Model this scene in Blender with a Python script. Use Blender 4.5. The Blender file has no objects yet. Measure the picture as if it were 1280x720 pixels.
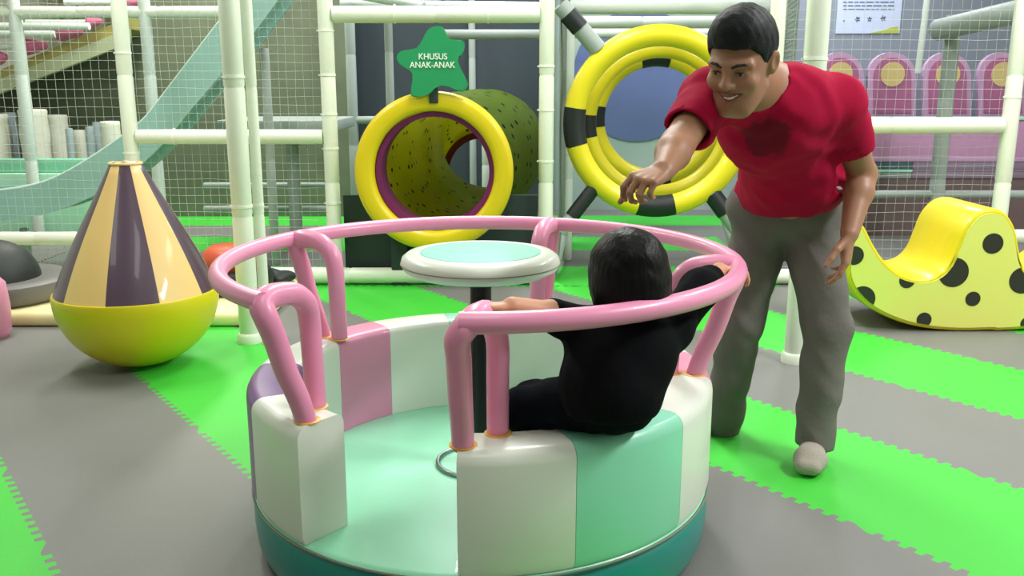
import bpy, bmesh, math, random
import numpy as np
from mathutils import Vector, Matrix, Euler

# ------------------------------------------------------------------ camera, world, light, exposure
SC = bpy.context.scene
COL = SC.collection
CAM_H, FPX = 1.175, 1150.0
PITCH = math.atan2(255.0, FPX)

cam_data = bpy.data.cameras.new('camera')
cam_data.sensor_width = 36.0
cam_data.lens = FPX * 36.0 / 1280.0
cam_data.clip_start, cam_data.clip_end = 0.05, 60
cam = bpy.data.objects.new('camera', cam_data)
COL.objects.link(cam)
cam.location = (0, 0, CAM_H)
cam.rotation_euler = (math.pi / 2 - PITCH, 0, 0)
SC.camera = cam

world = bpy.data.worlds.new('world')
SC.world = world
world.use_nodes = True
world.node_tree.nodes['Background'].inputs['Color'].default_value = (0.9, 0.95, 1.0, 1)
world.node_tree.nodes['Background'].inputs['Strength'].default_value = 0.0

SC.view_settings.view_transform = 'Standard'
SC.view_settings.look = 'None'
SC.view_settings.exposure = 0.16
SC.view_settings.gamma = 1.0
SC.view_settings.use_curve_mapping = False

# ceiling lamps of the hall, plus one added for the tunnel: (x, y, size_x, size_y, watts, colour)
LAMPS = [
    (-2.6, 1.0, 0.5, 1.6, 13, (1.0, 1.0, 0.93)),
    (0.0, 1.0, 0.5, 1.6, 16, (1.0, 1.0, 0.96)),
    (3.1, 1.7, 0.35, 1.2, 150, (1.0, 0.99, 0.99)),
    (-2.6, 4.2, 0.5, 1.6, 62, (1.0, 0.99, 0.93)),
    (0.2, 4.3, 0.5, 1.6, 58, (1.0, 0.99, 0.95)),
    (2.8, 4.4, 0.5, 1.6, 60, (1.0, 0.99, 0.98)),
    (-2.6, 7.4, 0.5, 1.6, 95, (1.0, 0.98, 0.88)),
    (-0.2, 6.9, 0.5, 1.6, 85, (0.95, 0.97, 1.0)),  # added lamp without a known fixture, brightens the translucent tunnel and the passage
    (2.6, 7.6, 0.5, 1.6, 58, (0.92, 0.94, 1.0)),
]
CEIL_Z = 3.3
for i, (lx, ly, sx, sy, w, c) in enumerate(LAMPS):
    ld = bpy.data.lights.new('ceiling_lamp_light', 'AREA')
    ld.shape = 'RECTANGLE'
    ld.size, ld.size_y = sx, sy
    ld.energy, ld.color = w, c
    lo = bpy.data.objects.new('ceiling_lamp_light', ld)
    lo.location = (lx, ly, CEIL_Z - 0.11)
    COL.objects.link(lo)

# ------------------------------------------------------------------ helpers
R = math.radians
_f = Vector((0, math.cos(PITCH), -math.sin(PITCH)))
_u = Vector((0, math.sin(PITCH), math.cos(PITCH)))


def ray(px, py):
    return _f + Vector((1, 0, 0)) * ((px - 640) / FPX) + _u * ((360 - py) / FPX)


def P(px, py, Y):
    """world point at depth Y under a photograph pixel"""
    d = ray(px, py)
    return Vector((0, 0, CAM_H)) + d * (Y / d.y)


def G(px, py, z=0.0):
    """world point at height z under a photograph pixel"""
    d = ray(px, py)
    return Vector((0, 0, CAM_H)) + d * ((z - CAM_H) / d.z)


def lin(c):
    return tuple(((v / 255) / 12.92 if v / 255 <= 0.04045 else ((v / 255 + 0.055) / 1.055) ** 2.4) for v in c)


MATS = {}


def mat(name, rgb, rough=0.5, bump=0.0, bscale=40.0, vary=0.0, vscale=6.0, metal=0.0, spec=0.5, coat=0.0,
        sheen=0.0, trans=0.0, stretch=None):
    """plain procedural surface: colour with a little noise variation, fine relief"""
    m = bpy.data.materials.new(name)
    m.use_nodes = True
    nt = m.node_tree
    b = nt.nodes['Principled BSDF']
    col = lin(rgb)
    b.inputs['Base Color'].default_value = (*col, 1)
    b.inputs['Roughness'].default_value = rough
    b.inputs['Metallic'].default_value = metal
    b.inputs['Specular IOR Level'].default_value = spec
    b.inputs['Coat Weight'].default_value = coat
    b.inputs['Sheen Weight'].default_value = sheen
    tc = nt.nodes.new('ShaderNodeTexCoord')
    src = tc.outputs['Object']
    if stretch:
        mp = nt.nodes.new('ShaderNodeMapping')
        mp.inputs['Scale'].default_value = stretch
        nt.links.new(src, mp.inputs['Vector'])
        src = mp.outputs['Vector']
    if vary > 0:
        n = nt.nodes.new('ShaderNodeTexNoise')
        n.inputs['Scale'].default_value = vscale
        n.inputs['Detail'].default_value = 4
        nt.links.new(src, n.inputs['Vector'])
        mx = nt.nodes.new('ShaderNodeMix')
        mx.data_type = 'RGBA'
        mx.inputs['A'].default_value = (*[v * (1 - vary) for v in col], 1)
        mx.inputs['B'].default_value = (*[min(1, v * (1 + vary)) for v in col], 1)
        nt.links.new(n.outputs['Fac'], mx.inputs['Factor'])
        nt.links.new(mx.outputs['Result'], b.inputs['Base Color'])
    if bump > 0:
        n2 = nt.nodes.new('ShaderNodeTexNoise')
        n2.inputs['Scale'].default_value = bscale
        n2.inputs['Detail'].default_value = 3
        nt.links.new(src, n2.inputs['Vector'])
        bp = nt.nodes.new('ShaderNodeBump')
        bp.inputs['Strength'].default_value = bump
        bp.inputs['Distance'].default_value = 0.01
        nt.links.new(n2.outputs['Fac'], bp.inputs['Height'])
        nt.links.new(bp.outputs['Normal'], b.inputs['Normal'])
    MATS[name] = m
    return m


def tag(o, label=None, cat=None, group=None, kind=None):
    if label: o['label'] = label
    if cat: o['category'] = cat
    if group: o['group'] = group
    if kind: o['kind'] = kind
    return o


def empty(name, loc=(0, 0, 0), label=None, cat=None, group=None, rot=(0, 0, 0)):
    o = bpy.data.objects.new(name, None)
    o.empty_display_size = 0.1
    o.location = loc
    o.rotation_euler = rot
    COL.objects.link(o)
    return tag(o, label, cat, group)


def link(name, mesh, m=None, parent=None, world_space=True):
    """link a mesh; vertices are in world space unless world_space is False (then in the parent's space)"""
    o = bpy.data.objects.new(name, mesh)
    COL.objects.link(o)
    if m:
        for x in (m if isinstance(m, (list, tuple)) else [m]):
            mesh.materials.append(x)
    if parent:
        o.parent = parent
        if world_space:
            o.matrix_parent_inverse = wm(parent).inverted()
    return o


def wm(o):
    m = Matrix.LocRotScale(o.location, o.rotation_euler, o.scale)
    if o.parent:
        m = wm(o.parent) @ o.matrix_parent_inverse @ m
    return m


def finish(bm, name, m=None, parent=None, smooth=True, ang=40, ws=True):
    me = bpy.data.meshes.new(name)
    bmesh.ops.recalc_face_normals(bm, faces=bm.faces)
    bm.to_mesh(me)
    bm.free()
    if smooth:
        me.polygons.foreach_set('use_smooth', [True] * len(me.polygons))
        me.set_sharp_from_angle(angle=R(ang))
    return link(name, me, m, parent, ws)


def centre(o):
    """move a loose mesh object's origin to its base centre"""
    co = np.empty(len(o.data.vertices) * 3)
    o.data.vertices.foreach_get('co', co)
    co = co.reshape(-1, 3)
    c = (co.min(0) + co.max(0)) / 2
    c[2] = co[:, 2].min()
    o.data.transform(Matrix.Translation(-Vector(c)))
    o.location = c
    return o


def add_box(bm, c, s, rot=None, bev=0.0, seg=2):
    r = bmesh.ops.create_cube(bm, size=1.0)
    vs = r['verts']
    mtx = Matrix.Translation(Vector(c)) @ (rot.to_4x4() if rot else Matrix()) @ Matrix.Diagonal((*s, 1))
    bmesh.ops.transform(bm, matrix=mtx, verts=vs)
    if bev > 0:
        es = list({e for v in vs for e in v.link_edges})
        bmesh.ops.bevel(bm, geom=es, offset=bev, segments=seg, affect='EDGES', profile=0.5)


def add_tube(bm, pts, rad, n=16, closed=False, caps=True):
    """sweep a round section along points; rad is a number or one per point"""
    pts = [Vector(p) for p in pts]
    N = len(pts)
    rads = rad if isinstance(rad, (list, tuple)) else [rad] * N
    rings = []
    prev = None
    for i, p in enumerate(pts):
        if closed:
            t = (pts[(i + 1) % N] - pts[i - 1]).normalized()
        else:
            t = (pts[min(i + 1, N - 1)] - pts[max(i - 1, 0)]).normalized()
        if prev is None:
            a = Vector((0, 0, 1)) if abs(t.z) < 0.9 else Vector((1, 0, 0))
            u = (a - t * a.dot(t)).normalized()
        else:
            u = (prev - t * prev.dot(t)).normalized()
        prev = u
        v = t.cross(u)
        rings.append([bm.verts.new(p + (u * math.cos(2 * math.pi * k / n) + v * math.sin(2 * math.pi * k / n)) * rads[i])
                      for k in range(n)])
    M = N if closed else N - 1
    for i in range(M):
        a, b = rings[i], rings[(i + 1) % N]
        for k in range(n):
            bm.faces.new((a[k], a[(k + 1) % n], b[(k + 1) % n], b[k]))
    if not closed and caps:
        bm.faces.new(rings[0][::-1])
        bm.faces.new(rings[-1])


def add_lathe(bm, prof, c=(0, 0, 0), n=48, a0=0.0, a1=2 * math.pi, matfn=None, caps=False):
    """revolve (r, z) points about the z axis through c"""
    full = abs(a1 - a0 - 2 * math.pi) < 1e-6
    cols = n if full else n + 1
    grid = []
    for j in range(cols):
        a = a0 + (a1 - a0) * j / n
        ca, sa = math.cos(a), math.sin(a)
        grid.append([bm.verts.new((c[0] + r * ca, c[1] + r * sa, c[2] + z)) for r, z in prof])
    for j in range(n):
        A, B = grid[j], grid[(j + 1) % cols]
        for i in range(len(prof) - 1):
            try:
                f = bm.faces.new((A[i], B[i], B[i + 1], A[i + 1]))
                if matfn: f.material_index = matfn(j, i)
            except ValueError:
                pass
    if caps and not full:
        bm.faces.new(grid[0])
        bm.faces.new(grid[-1][::-1])
    return grid


def weld(bm, d=1e-5):
    bmesh.ops.remove_doubles(bm, verts=bm.verts, dist=d)
    return bm


def add_prism(bm, outline, y0, y1, holes=False):
    """outline of (x, z) points extruded from depth y0 to y1"""
    a = [bm.verts.new((x, y0, z)) for x, z in outline]
    b = [bm.verts.new((x, y1, z)) for x, z in outline]
    n = len(outline)
    bm.faces.new(a)
    bm.faces.new(b[::-1])
    for i in range(n):
        bm.faces.new((a[i], b[i], b[(i + 1) % n], a[(i + 1) % n]))


def catmull(pts, sub=6, closed=False):
    pts = [Vector(p) for p in pts]
    n = len(pts)
    out = []
    rng = range(n if closed else n - 1)
    for i in rng:
        p0 = pts[(i - 1) % n] if closed or i > 0 else pts[0]
        p1, p2 = pts[i], pts[(i + 1) % n]
        p3 = pts[(i + 2) % n] if closed or i + 2 < n else pts[-1]
        for k in range(sub):
            t = k / sub
            out.append(0.5 * ((2 * p1) + (p2 - p0) * t + (2 * p0 - 5 * p1 + 4 * p2 - p3) * t * t + (3 * p1 - p0 - 3 * p2 + p3) * t ** 3))
    if not closed:
        out.append(pts[-1])
    return out


# ------------------------------------------------------------------ signed-distance body builder
class Body:
    """smooth union of round cones and ellipsoids, meshed as one continuous surface"""

    def __init__(self):
        self.pr = []
        self.disp = None

    def cone(self, a, b, r1, r2, k=0.02, op='u'):
        a, b = np.array(a, float), np.array(b, float)
        c = (a + b) / 2
        self.pr.append(('c', (a, b, r1, r2), k, op, c, np.linalg.norm(b - a) / 2 + max(r1, r2)))

    def ell(self, c, rad, rot=None, k=0.02, op='u'):
        c = np.array(c, float)
        m = np.array(rot.to_3x3() if rot is not None else Matrix.Identity(3), float)
        self.pr.append(('e', (c, np.array(rad, float), m), k, op, c, max(rad)))

    def plane(self, p, n, k=0.006):
        """keep what lies behind the plane (against n)"""
        n = np.array(n, float)
        self.pr.append(('p', (np.array(p, float), n / np.linalg.norm(n)), k, 'i', None, 1e9))

    def local_cut(self, p, n, centre, rad, k=0.004):
        """cut only inside a sphere"""
        n = np.array(n, float)
        self.pr.append(('l', (np.array(p, float), n / np.linalg.norm(n), np.array(centre, float), rad), k, 's', np.array(centre, float), rad))

    def fn(self, f, k=0.004, op='i'):
        self.pr.append(('f', f, k, op, None, 1e9))

    @staticmethod
    def dist(kind, q, X):
        if kind == 'c':
            a, b, r1, r2 = q
            ba = b - a
            l2 = ba @ ba
            rr = r1 - r2
            a2 = l2 - rr * rr
            il2 = 1.0 / max(l2, 1e-12)
            pa = X - a
            y = pa @ ba
            z = y - l2
            w = pa * l2 - y[:, None] * ba
            x2 = np.einsum('ij,ij->i', w, w)
            y2 = y * y * l2
            z2 = z * z * l2
            kk = np.sign(rr) * rr * rr * x2
            d = (np.sqrt(np.maximum(x2 * a2 * il2, 0)) + y * rr) * il2 - r1
            c1 = np.sign(z) * a2 * z2 > kk
            c2 = np.sign(y) * a2 * y2 < kk
            d = np.where(c2, np.sqrt(x2 + y2) * il2 - r1, d)
            d = np.where(c1, np.sqrt(x2 + z2) * il2 - r2, d)
            return d
        if kind == 'e':
            c, rad, m = q
            L = (X - c) @ m
            k0 = np.linalg.norm(L / rad, axis=1)
            k1 = np.linalg.norm(L / (rad * rad), axis=1)
            return np.where(k1 < 1e-9, -min(rad), k0 * (k0 - 1) / np.maximum(k1, 1e-9))
        if kind == 'p':
            return (X - q[0]) @ q[1]
        if kind == 'l':
            return np.maximum(-((X - q[0]) @ q[1]), np.linalg.norm(X - q[2], axis=1) - q[3])
        return q(X)

    def field(self, X, prs):
        d = np.full(len(X), 5.0)
        for kind, q, k, op, c, r in prs:
            e = self.dist(kind, q, X)
            if op == 'u':
                h = np.maximum(k - np.abs(d - e), 0) / k
                d = np.minimum(d, e) - h * h * k * 0.25
            else:
                if op == 's': e = -e
                h = np.maximum(k - np.abs(d - e), 0) / k
                d = np.maximum(d, e) + h * h * k * 0.25
        if self.disp is not None:
            d = d + self.disp(X)
        return d

    def mesh(self, name, cell=0.004, B=18):
        un = [p for p in self.pr if p[3] == 'u']
        lo = np.min([p[4] - p[5] - 0.03 for p in un], 0)
        hi = np.max([p[4] + p[5] + 0.03 for p in un], 0)
        nb = np.ceil((hi - lo) / (cell * B)).astype(int)
        OFF = 1 << 20
        cv_id, cv_co, quads = [], [], []
        g = np.arange(-1, B + 1)
        half = cell * (B + 2) / 2 * 1.7321

        def key(i, j, k):
            return (i.astype(np.int64) + 1000) * OFF * OFF // 1024 + (j.astype(np.int64) + 1000) * 32768 + (k.astype(np.int64) + 1000)
        for bi in range(nb[0]):
            for bj in range(nb[1]):
                for bk in range(nb[2]):
                    base = np.array([bi, bj, bk]) * B
                    c = lo + (base + B / 2) * cell
                    prs, anyu = [], False
                    for p in self.pr:
                        if p[4] is None or np.linalg.norm(c - p[4]) < p[5] + half + p[2] + 0.012:
                            prs.append(p)
                            anyu = anyu or p[3] == 'u'
                    if not anyu: continue
                    I, J, K = np.meshgrid(g + base[0], g + base[1], g + base[2], indexing='ij')
                    X = np.stack([I, J, K], -1).reshape(-1, 3) * cell + lo
                    n = B + 2
                    D = self.field(X, prs).reshape(n, n, n)
                    S = D < 0
                    if S.all() or not S.any(): continue
                    # cell vertices for cells base .. base+B-1  (local index 1..B)
                    # corners needed to index B+1: cells to base+B-2 owned here plus the layer below -> use cells -1..B-1
                    m = n - 1
                    cs = np.zeros((m, m, m))
                    acc = np.zeros((m, m, m, 3))
                    cor = {}
                    for dx in (0, 1):
                        for dy in (0, 1):
                            for dz in (0, 1):
                                cor[dx, dy, dz] = D[dx:dx + m, dy:dy + m, dz:dz + m]
                    for a in cor:
                        for ax in range(3):
                            if a[ax] == 1: continue
                            b = list(a); b[ax] = 1; b = tuple(b)
                            da, db = cor[a], cor[b]
                            x = (da < 0) != (db < 0)
                            t = np.where(x, da / np.where(x, da - db, 1), 0)
                            for q in range(3):
                                acc[..., q] += np.where(x, a[q] + (t if q == ax else 0), 0)
                            cs += x
                    msk = cs > 0
                    ii, jj, kk = np.nonzero(msk)
                    co = acc[msk] / cs[msk][:, None]
                    gi, gj, gk = ii + base[0] - 1, jj + base[1] - 1, kk + base[2] - 1
                    cv_id.append(key(gi, gj, gk))
                    cv_co.append((np.stack([gi, gj, gk], -1) + co) * cell + lo)
                    # edges whose lower corner is local 1..B-? (own B corners: local index 1..B)
                    for ax in range(3):
                        b1, b2 = (ax + 1) % 3, (ax + 2) % 3
                        sl0 = [slice(1, B + 1)] * 3
                        sl0[ax] = slice(0, B)
                        sl1 = list(sl0); sl1[ax] = slice(1, B + 1)
                        s0, s1 = S[tuple(sl0)], S[tuple(sl1)]
                        x = s0 != s1
                        if not x.any(): continue
                        idx = np.array(np.nonzero(x)).T
                        off = np.array([0 if q == ax else 1 for q in range(3)])
                        e = idx + off + base - 1        # global lower corner
                        flip = s0[x]
                        e1 = np.zeros(3, int); e1[b1] = 1
                        e2 = np.zeros(3, int); e2[b2] = 1
                        v = [e, e - e1, e - e1 - e2, e - e2]
                        kq = np.stack([key(*w.T) for w in v], -1)
                        kq[~flip] = kq[~flip][:, ::-1]
                        quads.append(kq)
        ids = np.concatenate(cv_id)
        cos = np.concatenate(cv_co)
        u, first = np.unique(ids, return_index=True)
        cos = cos[first]
        Q = np.unique(np.concatenate(quads), axis=0)
        pos = np.searchsorted(u, Q)
        pos = np.minimum(pos, len(u) - 1)
        ok = (u[pos] == Q).all(1)
        F = pos[ok]
        me = bpy.data.meshes.new(name)
        me.vertices.add(len(cos))
        me.vertices.foreach_set('co', cos.ravel())
        me.loops.add(len(F) * 4)
        me.loops.foreach_set('vertex_index', F.ravel().astype(np.int32))
        me.polygons.add(len(F))
        me.polygons.foreach_set('loop_start', np.arange(len(F), dtype=np.int32) * 4)
        me.update(calc_edges=True)
        me.validate()
        me.polygons.foreach_set('use_smooth', [True] * len(me.polygons))
        return me

# ------------------------------------------------------------------ materials
M = MATS
mat('concrete', (120, 120, 116), 0.8, 0.2, 20, 0.1)
mat('mat_green', (60, 190, 54), 0.55, 0.12, 220, 0.04, 3)
mat('mat_gray', (116, 116, 113), 0.5, 0.12, 220, 0.05, 3)
mat('wall_paint', (205, 208, 196), 0.7, 0.05, 30, 0.03)
mat('ceiling_paint', (222, 224, 218), 0.8, 0.05, 30)
mat('lamp_body', (235, 235, 230), 0.4)
mat('foam_white', (226, 232, 216), 0.38, 0.12, 28, 0.04, 5, coat=0.15)
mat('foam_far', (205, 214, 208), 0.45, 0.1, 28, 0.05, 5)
mat('foam_gray', (152, 162, 158), 0.5, 0.1, 30, 0.06)
mat('tie_white', (235, 238, 228), 0.4)
mat('net_white', (176, 184, 172), 0.8)
mat('net_gray', (120, 132, 126), 0.8)
mat('teal', (14, 132, 126), 0.35, 0.06, 12, 0.04, 4, coat=0.2)
mat('mint', (158, 234, 198), 0.35, 0.06, 14, 0.04, 4, coat=0.2)
mat('mint_seat', (142, 222, 190), 0.36, 0.06, 14, 0.04, 4, coat=0.2)
mat('vinyl_white', (230, 234, 224), 0.36, 0.06, 14, 0.03, 4, coat=0.2)
mat('vinyl_pink', (226, 146, 182), 0.38, 0.06, 14, 0.03, 4, coat=0.2)
mat('vinyl_purple', (112, 72, 134), 0.38, 0.06, 14, 0.03, 4, coat=0.2)
mat('vinyl_orange', (238, 178, 60), 0.4)
mat('rail_pink', (238, 150, 188), 0.36, 0.05, 18, 0.03, 5, coat=0.15)
mat('table_mint', (150, 222, 198), 0.6, 0.04, 14, spec=0.3)
mat('black_metal', (22, 24, 24), 0.4, metal=0.3)
mat('chrome', (150, 165, 160), 0.3, metal=0.9)
mat('seam', (120, 128, 112), 0.7)
mat('pear_yellow', (222, 204, 14), 0.35, 0.06, 10, 0.04, 4, coat=0.2)
mat('pear_purple', (84, 62, 82), 0.33, 0.06, 10, 0.05, 4, coat=0.25)
mat('pear_peach', (240, 200, 130), 0.4, 0.05, 10, 0.04, 4, coat=0.15)
mat('ring_yellow', (226, 208, 26), 0.4, 0.06, 20, 0.05, 5, coat=0.15)
mat('ring_black', (22, 28, 30), 0.5)
mat('tunnel_rim', (222, 196, 12), 0.38, 0.05, 20, 0.03, 5, coat=0.15)
mat('tunnel_purple', (120, 26, 98), 0.42, 0.05, 20, 0.05)
mat('star_green', (34, 146, 92), 0.35, 0.04, 20, 0.06, 10, coat=0.3)
mat('letter_white', (226, 238, 226), 0.5)
mat('panel_dark', (40, 54, 56), 0.55, 0.06, 20, 0.1, 3)
mat('screen_dark', (92, 100, 80), 0.8, 0.3, 10, 0.35, 4)
mat('screen_slate', (42, 52, 60), 0.7, 0.1, 8, 0.3, 2)
mat('rocker_side', (224, 226, 112), 0.4, 0.05, 12, 0.03, 4, coat=0.15)
mat('rocker_top', (218, 200, 18), 0.38, 0.06, 12, 0.04, 4, coat=0.2)
mat('rocker_spot', (40, 40, 30), 0.45)
mat('slide_aqua', (146, 186, 180), 0.4, 0.05, 6, 0.05, 3)
mat('slide_lip', (206, 226, 218), 0.4)
mat('pool_mint', (134, 206, 174), 0.45, 0.05, 12, 0.05)
mat('pool_mint_light', (178, 232, 204), 0.45, 0.05, 12, 0.08)
mat('roll_cream', (214, 214, 200), 0.7, 0.25, 14, 0.1, 6)
mat('roll_blue', (160, 174, 182), 0.7, 0.25, 14, 0.12, 6)
mat('ramp_pale', (174, 180, 146), 0.55, 0.1, 20, 0.08)
mat('ramp_olive', (158, 150, 84), 0.55, 0.1, 20, 0.15)
mat('roller_pink', (186, 96, 130), 0.5, 0.1, 20, 0.15, 8)
mat('curtain', (176, 176, 148), 0.85, 0.1, 40, 0.05)
mat('cream_pad', (236, 226, 170), 0.45, 0.08, 10, 0.12, 3, coat=0.1)
mat('dome_black', (34, 38, 38), 0.55, 0.1, 60, 0.1)
mat('tray_gray', (106, 104, 102), 0.5, 0.08, 30, 0.05)
mat('orange_red', (206, 88, 56), 0.45)
mat('mural_sage', (160, 178, 174), 0.7, 0.05, 12, 0.05)
mat('mural_blue', (92, 108, 156), 0.65, 0.04, 12, 0.06, 3)
mat('wall_lavender', (136, 144, 158), 0.7, 0.05, 12, 0.05)
mat('arch_lilac', (190, 152, 188), 0.55, 0.05, 12, 0.06)
mat('arch_magenta', (168, 98, 140), 0.6, 0.05, 12, 0.1)
mat('arch_yellow', (208, 184, 124), 0.6, 0.05, 12, 0.06)
mat('poster_paper', (196, 206, 234), 0.5)
mat('poster_ink', (84, 90, 120), 0.6)
mat('poster_lime', (176, 186, 70), 0.5)
mat('pit_pink', (196, 146, 186), 0.5, 0.06, 10, 0.1, 5)
mat('pit_teal', (66, 96, 106), 0.5, 0.06, 10, 0.1, 5)
mat('pit_gray', (148, 158, 160), 0.5, 0.06, 10, 0.08, 5)
mat('pit_brown', (112, 92, 92), 0.6, 0.06, 10, 0.15, 5)
mat('pit_lilac', (136, 118, 138), 0.6, 0.06, 10, 0.08, 5)


def perforated(name, rgb, dot, scale, rough=0.4):
    """moulded plastic full of small round holes (too small to build at this distance)"""
    m = bpy.data.materials.new(name)
    m.use_nodes = True
    nt = m.node_tree
    b = nt.nodes['Principled BSDF']
    tc = nt.nodes.new('ShaderNodeTexCoord')
    vo = nt.nodes.new('ShaderNodeTexVoronoi')
    vo.inputs['Scale'].default_value = scale
    vo.inputs['Randomness'].default_value = 0.45
    tl = nt.nodes.new('ShaderNodeBsdfTranslucent')
    mxs = nt.nodes.new('ShaderNodeMixShader')
    mxs.inputs['Fac'].default_value = 0.72
    cr = nt.nodes.new('ShaderNodeValToRGB')
    cr.color_ramp.elements[0].position = 0.17
    cr.color_ramp.elements[0].color = (*lin(dot), 1)
    cr.color_ramp.elements[1].position = 0.22
    cr.color_ramp.elements[1].color = (*lin(rgb), 1)
    nt.links.new(tc.outputs['Object'], vo.inputs['Vector'])
    nt.links.new(vo.outputs['Distance'], cr.inputs['Fac'])
    nt.links.new(cr.outputs['Color'], b.inputs['Base Color'])
    nt.links.new(cr.outputs['Color'], tl.inputs['Color'])
    nt.links.new(b.outputs['BSDF'], mxs.inputs[1])
    nt.links.new(tl.outputs['BSDF'], mxs.inputs[2])
    nt.links.new(mxs.outputs['Shader'], nt.nodes['Material Output'].inputs['Surface'])
    b.inputs['Roughness'].default_value = rough
    no = nt.nodes.new('ShaderNodeTexNoise')
    no.inputs['Scale'].default_value = 22
    bp = nt.nodes.new('ShaderNodeBump')
    bp.inputs['Strength'].default_value = 0.5
    bp.inputs['Distance'].default_value = 0.02
    nt.links.new(tc.outputs['Object'], no.inputs['Vector'])
    nt.links.new(no.outputs['Fac'], bp.inputs['Height'])
    nt.links.new(bp.outputs['Normal'], b.inputs['Normal'])
    MATS[name] = m
    return m


perforated('tunnel_inside', (236, 196, 60), (40, 30, 8), 13, 0.28)
perforated('tunnel_outside', (128, 160, 58), (26, 34, 12), 11, 0.45)

def ribbon(name, ua, la, y0, y1, m, parent):
    bm = bmesh.new()
    A = [[bm.verts.new((x, y, z)) for x, z in L] for L in (ua, la) for y in (y0, y1)]
    uf, ub, lf, lb = A
    for i in range(len(ua) - 1):
        bm.faces.new((uf[i], lf[i], lf[i + 1], uf[i + 1]))
        bm.faces.new((ub[i], ub[i + 1], lb[i + 1], lb[i]))
        bm.faces.new((uf[i], uf[i + 1], ub[i + 1], ub[i]))
        bm.faces.new((lf[i], lb[i], lb[i + 1], lf[i + 1]))
    for i in (0, -1):
        bm.faces.new((uf[i], ub[i], lb[i], lf[i]))
    return finish(bm, name, M[m], parent, ang=50)


# ------------------------------------------------------------------ the room shell
def box_obj(name, lo, hi, m, parent=None, bev=0.0, kind=None, seg=2):
    bm = bmesh.new()
    lo, hi = Vector(lo), Vector(hi)
    add_box(bm, (lo + hi) / 2, hi - lo, bev=bev, seg=seg)
    o = finish(bm, name, M[m], parent)
    if kind: o['kind'] = kind
    return o


RX, RY0, RY1 = 5.4, -2.6, 9.8
floor = box_obj('floor', (-RX, RY0, -0.1), (RX, RY1, -0.012), 'concrete', kind='structure')
box_obj('ceiling', (-RX, RY0, CEIL_Z), (RX, RY1, CEIL_Z + 0.1), 'ceiling_paint', kind='structure')
box_obj('wall_left', (-RX - 0.1, RY0, -0.1), (-RX, RY1, CEIL_Z), 'wall_paint', kind='structure')
box_obj('wall_right', (RX, RY0, -0.1), (RX + 0.1, RY1, CEIL_Z), 'wall_paint', kind='structure')
box_obj('wall_back', (-RX, RY1, -0.1), (RX, RY1 + 0.1, CEIL_Z), 'wall_paint', kind='structure')
box_obj('wall_front', (-RX, RY0 - 0.1, -0.1), (RX, RY0, CEIL_Z), 'wall_paint', kind='structure')

LAMP_AT = ['behind the view, on the side of the pear bag', 'just behind the view, over the middle', 'behind the view, on the side of the rocker', 'above the striped pear bag',
           'above the space between carousel and tunnel', 'above the spotted rocker', 'above the slide at the back', 'added above the far end of the tunnel to light it', 'above the arched fence panels']
# lamp housings round the ceiling lights
for i, (lx, ly, sx, sy, w, c) in enumerate(LAMPS):
    bm = bmesh.new()
    add_box(bm, (0, 0, -0.03), (sx + 0.06, sy + 0.06, 0.06), bev=0.008)
    t = finish(bm, 'ceiling_lamp', M['lamp_body'])
    t.location = (lx, ly, CEIL_Z)
    tag(t, 'white rectangular ceiling lamp ' + LAMP_AT[i], 'lamp', 'hall ceiling lamps')

# ------------------------------------------------------------------ interlocking floor mats
TS = 0.6
TOOTH = 12


def tile_outline(dx=0, dy=0):
    """square with jigsaw teeth on its four sides; neighbours fit into one another"""
    pts = []
    d = 0.011
    prof = [(0.0, 0.0)]
    p = 1.0 / (TOOTH + 1)
    for k in range(TOOTH):
        a = (k + 0.5) * p
        prof += [(a + 0.03 * p, -d), (a + 0.46 * p, -d), (a + 0.54 * p, d), (a + 0.97 * p, d)]
    prof.append((1.0, 0.0))
    h = TS / 2
    for t, e in prof[:-1]: pts.append((-h + t * TS, -h + e))
    for t, e in prof[:-1]: pts.append((h + e, -h + t * TS))
    for t, e in prof[:0:-1]: pts.append((-h + t * TS, h + e))
    for t, e in prof[:0:-1]: pts.append((-h + e, -h + t * TS))
    return pts


def tile_mesh(name, m):
    bm = bmesh.new()
    o = tile_outline()
    q = TS / 2 - 0.016
    top = [bm.verts.new((x, y, 0)) for x, y in o]
    inn = [bm.verts.new((max(-q, min(q, x)), max(-q, min(q, y)), 0)) for x, y in o]
    bot = [bm.verts.new((x, y, -0.012)) for x, y in o]
    mid = bm.verts.new((0, 0, 0))
    for i in range(len(o)):
        j = (i + 1) % len(o)
        bm.faces.new((top[i], bot[i], bot[j], top[j]))
        bm.faces.new((inn[i], top[i], top[j], inn[j]))
        if (inn[i].co - inn[j].co).length > 1e-7: bm.faces.new((mid, inn[i], inn[j]))
    bmesh.ops.remove_doubles(bm, verts=inn, dist=1e-6)
    bmesh.ops.recalc_face_normals(bm, faces=bm.faces)
    if sum(f.normal.z for f in bm.faces) < 0: bmesh.ops.reverse_faces(bm, faces=bm.faces)
    me = bpy.data.meshes.new(name)
    bm.to_mesh(me)
    bm.free()
    me.materials.append(M[m])
    return me


tm = {True: tile_mesh('mat_tile_green', 'mat_green'), False: tile_mesh('mat_tile_gray', 'mat_gray')}
SANG = R(-53.3)
sd = Vector((math.cos(SANG), math.sin(SANG)))           # along a stripe
sn = Vector((-math.sin(SANG), math.cos(SANG)))          # across the stripes
OFF0 = 0.33
FRONT_Y = 5.34


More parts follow.
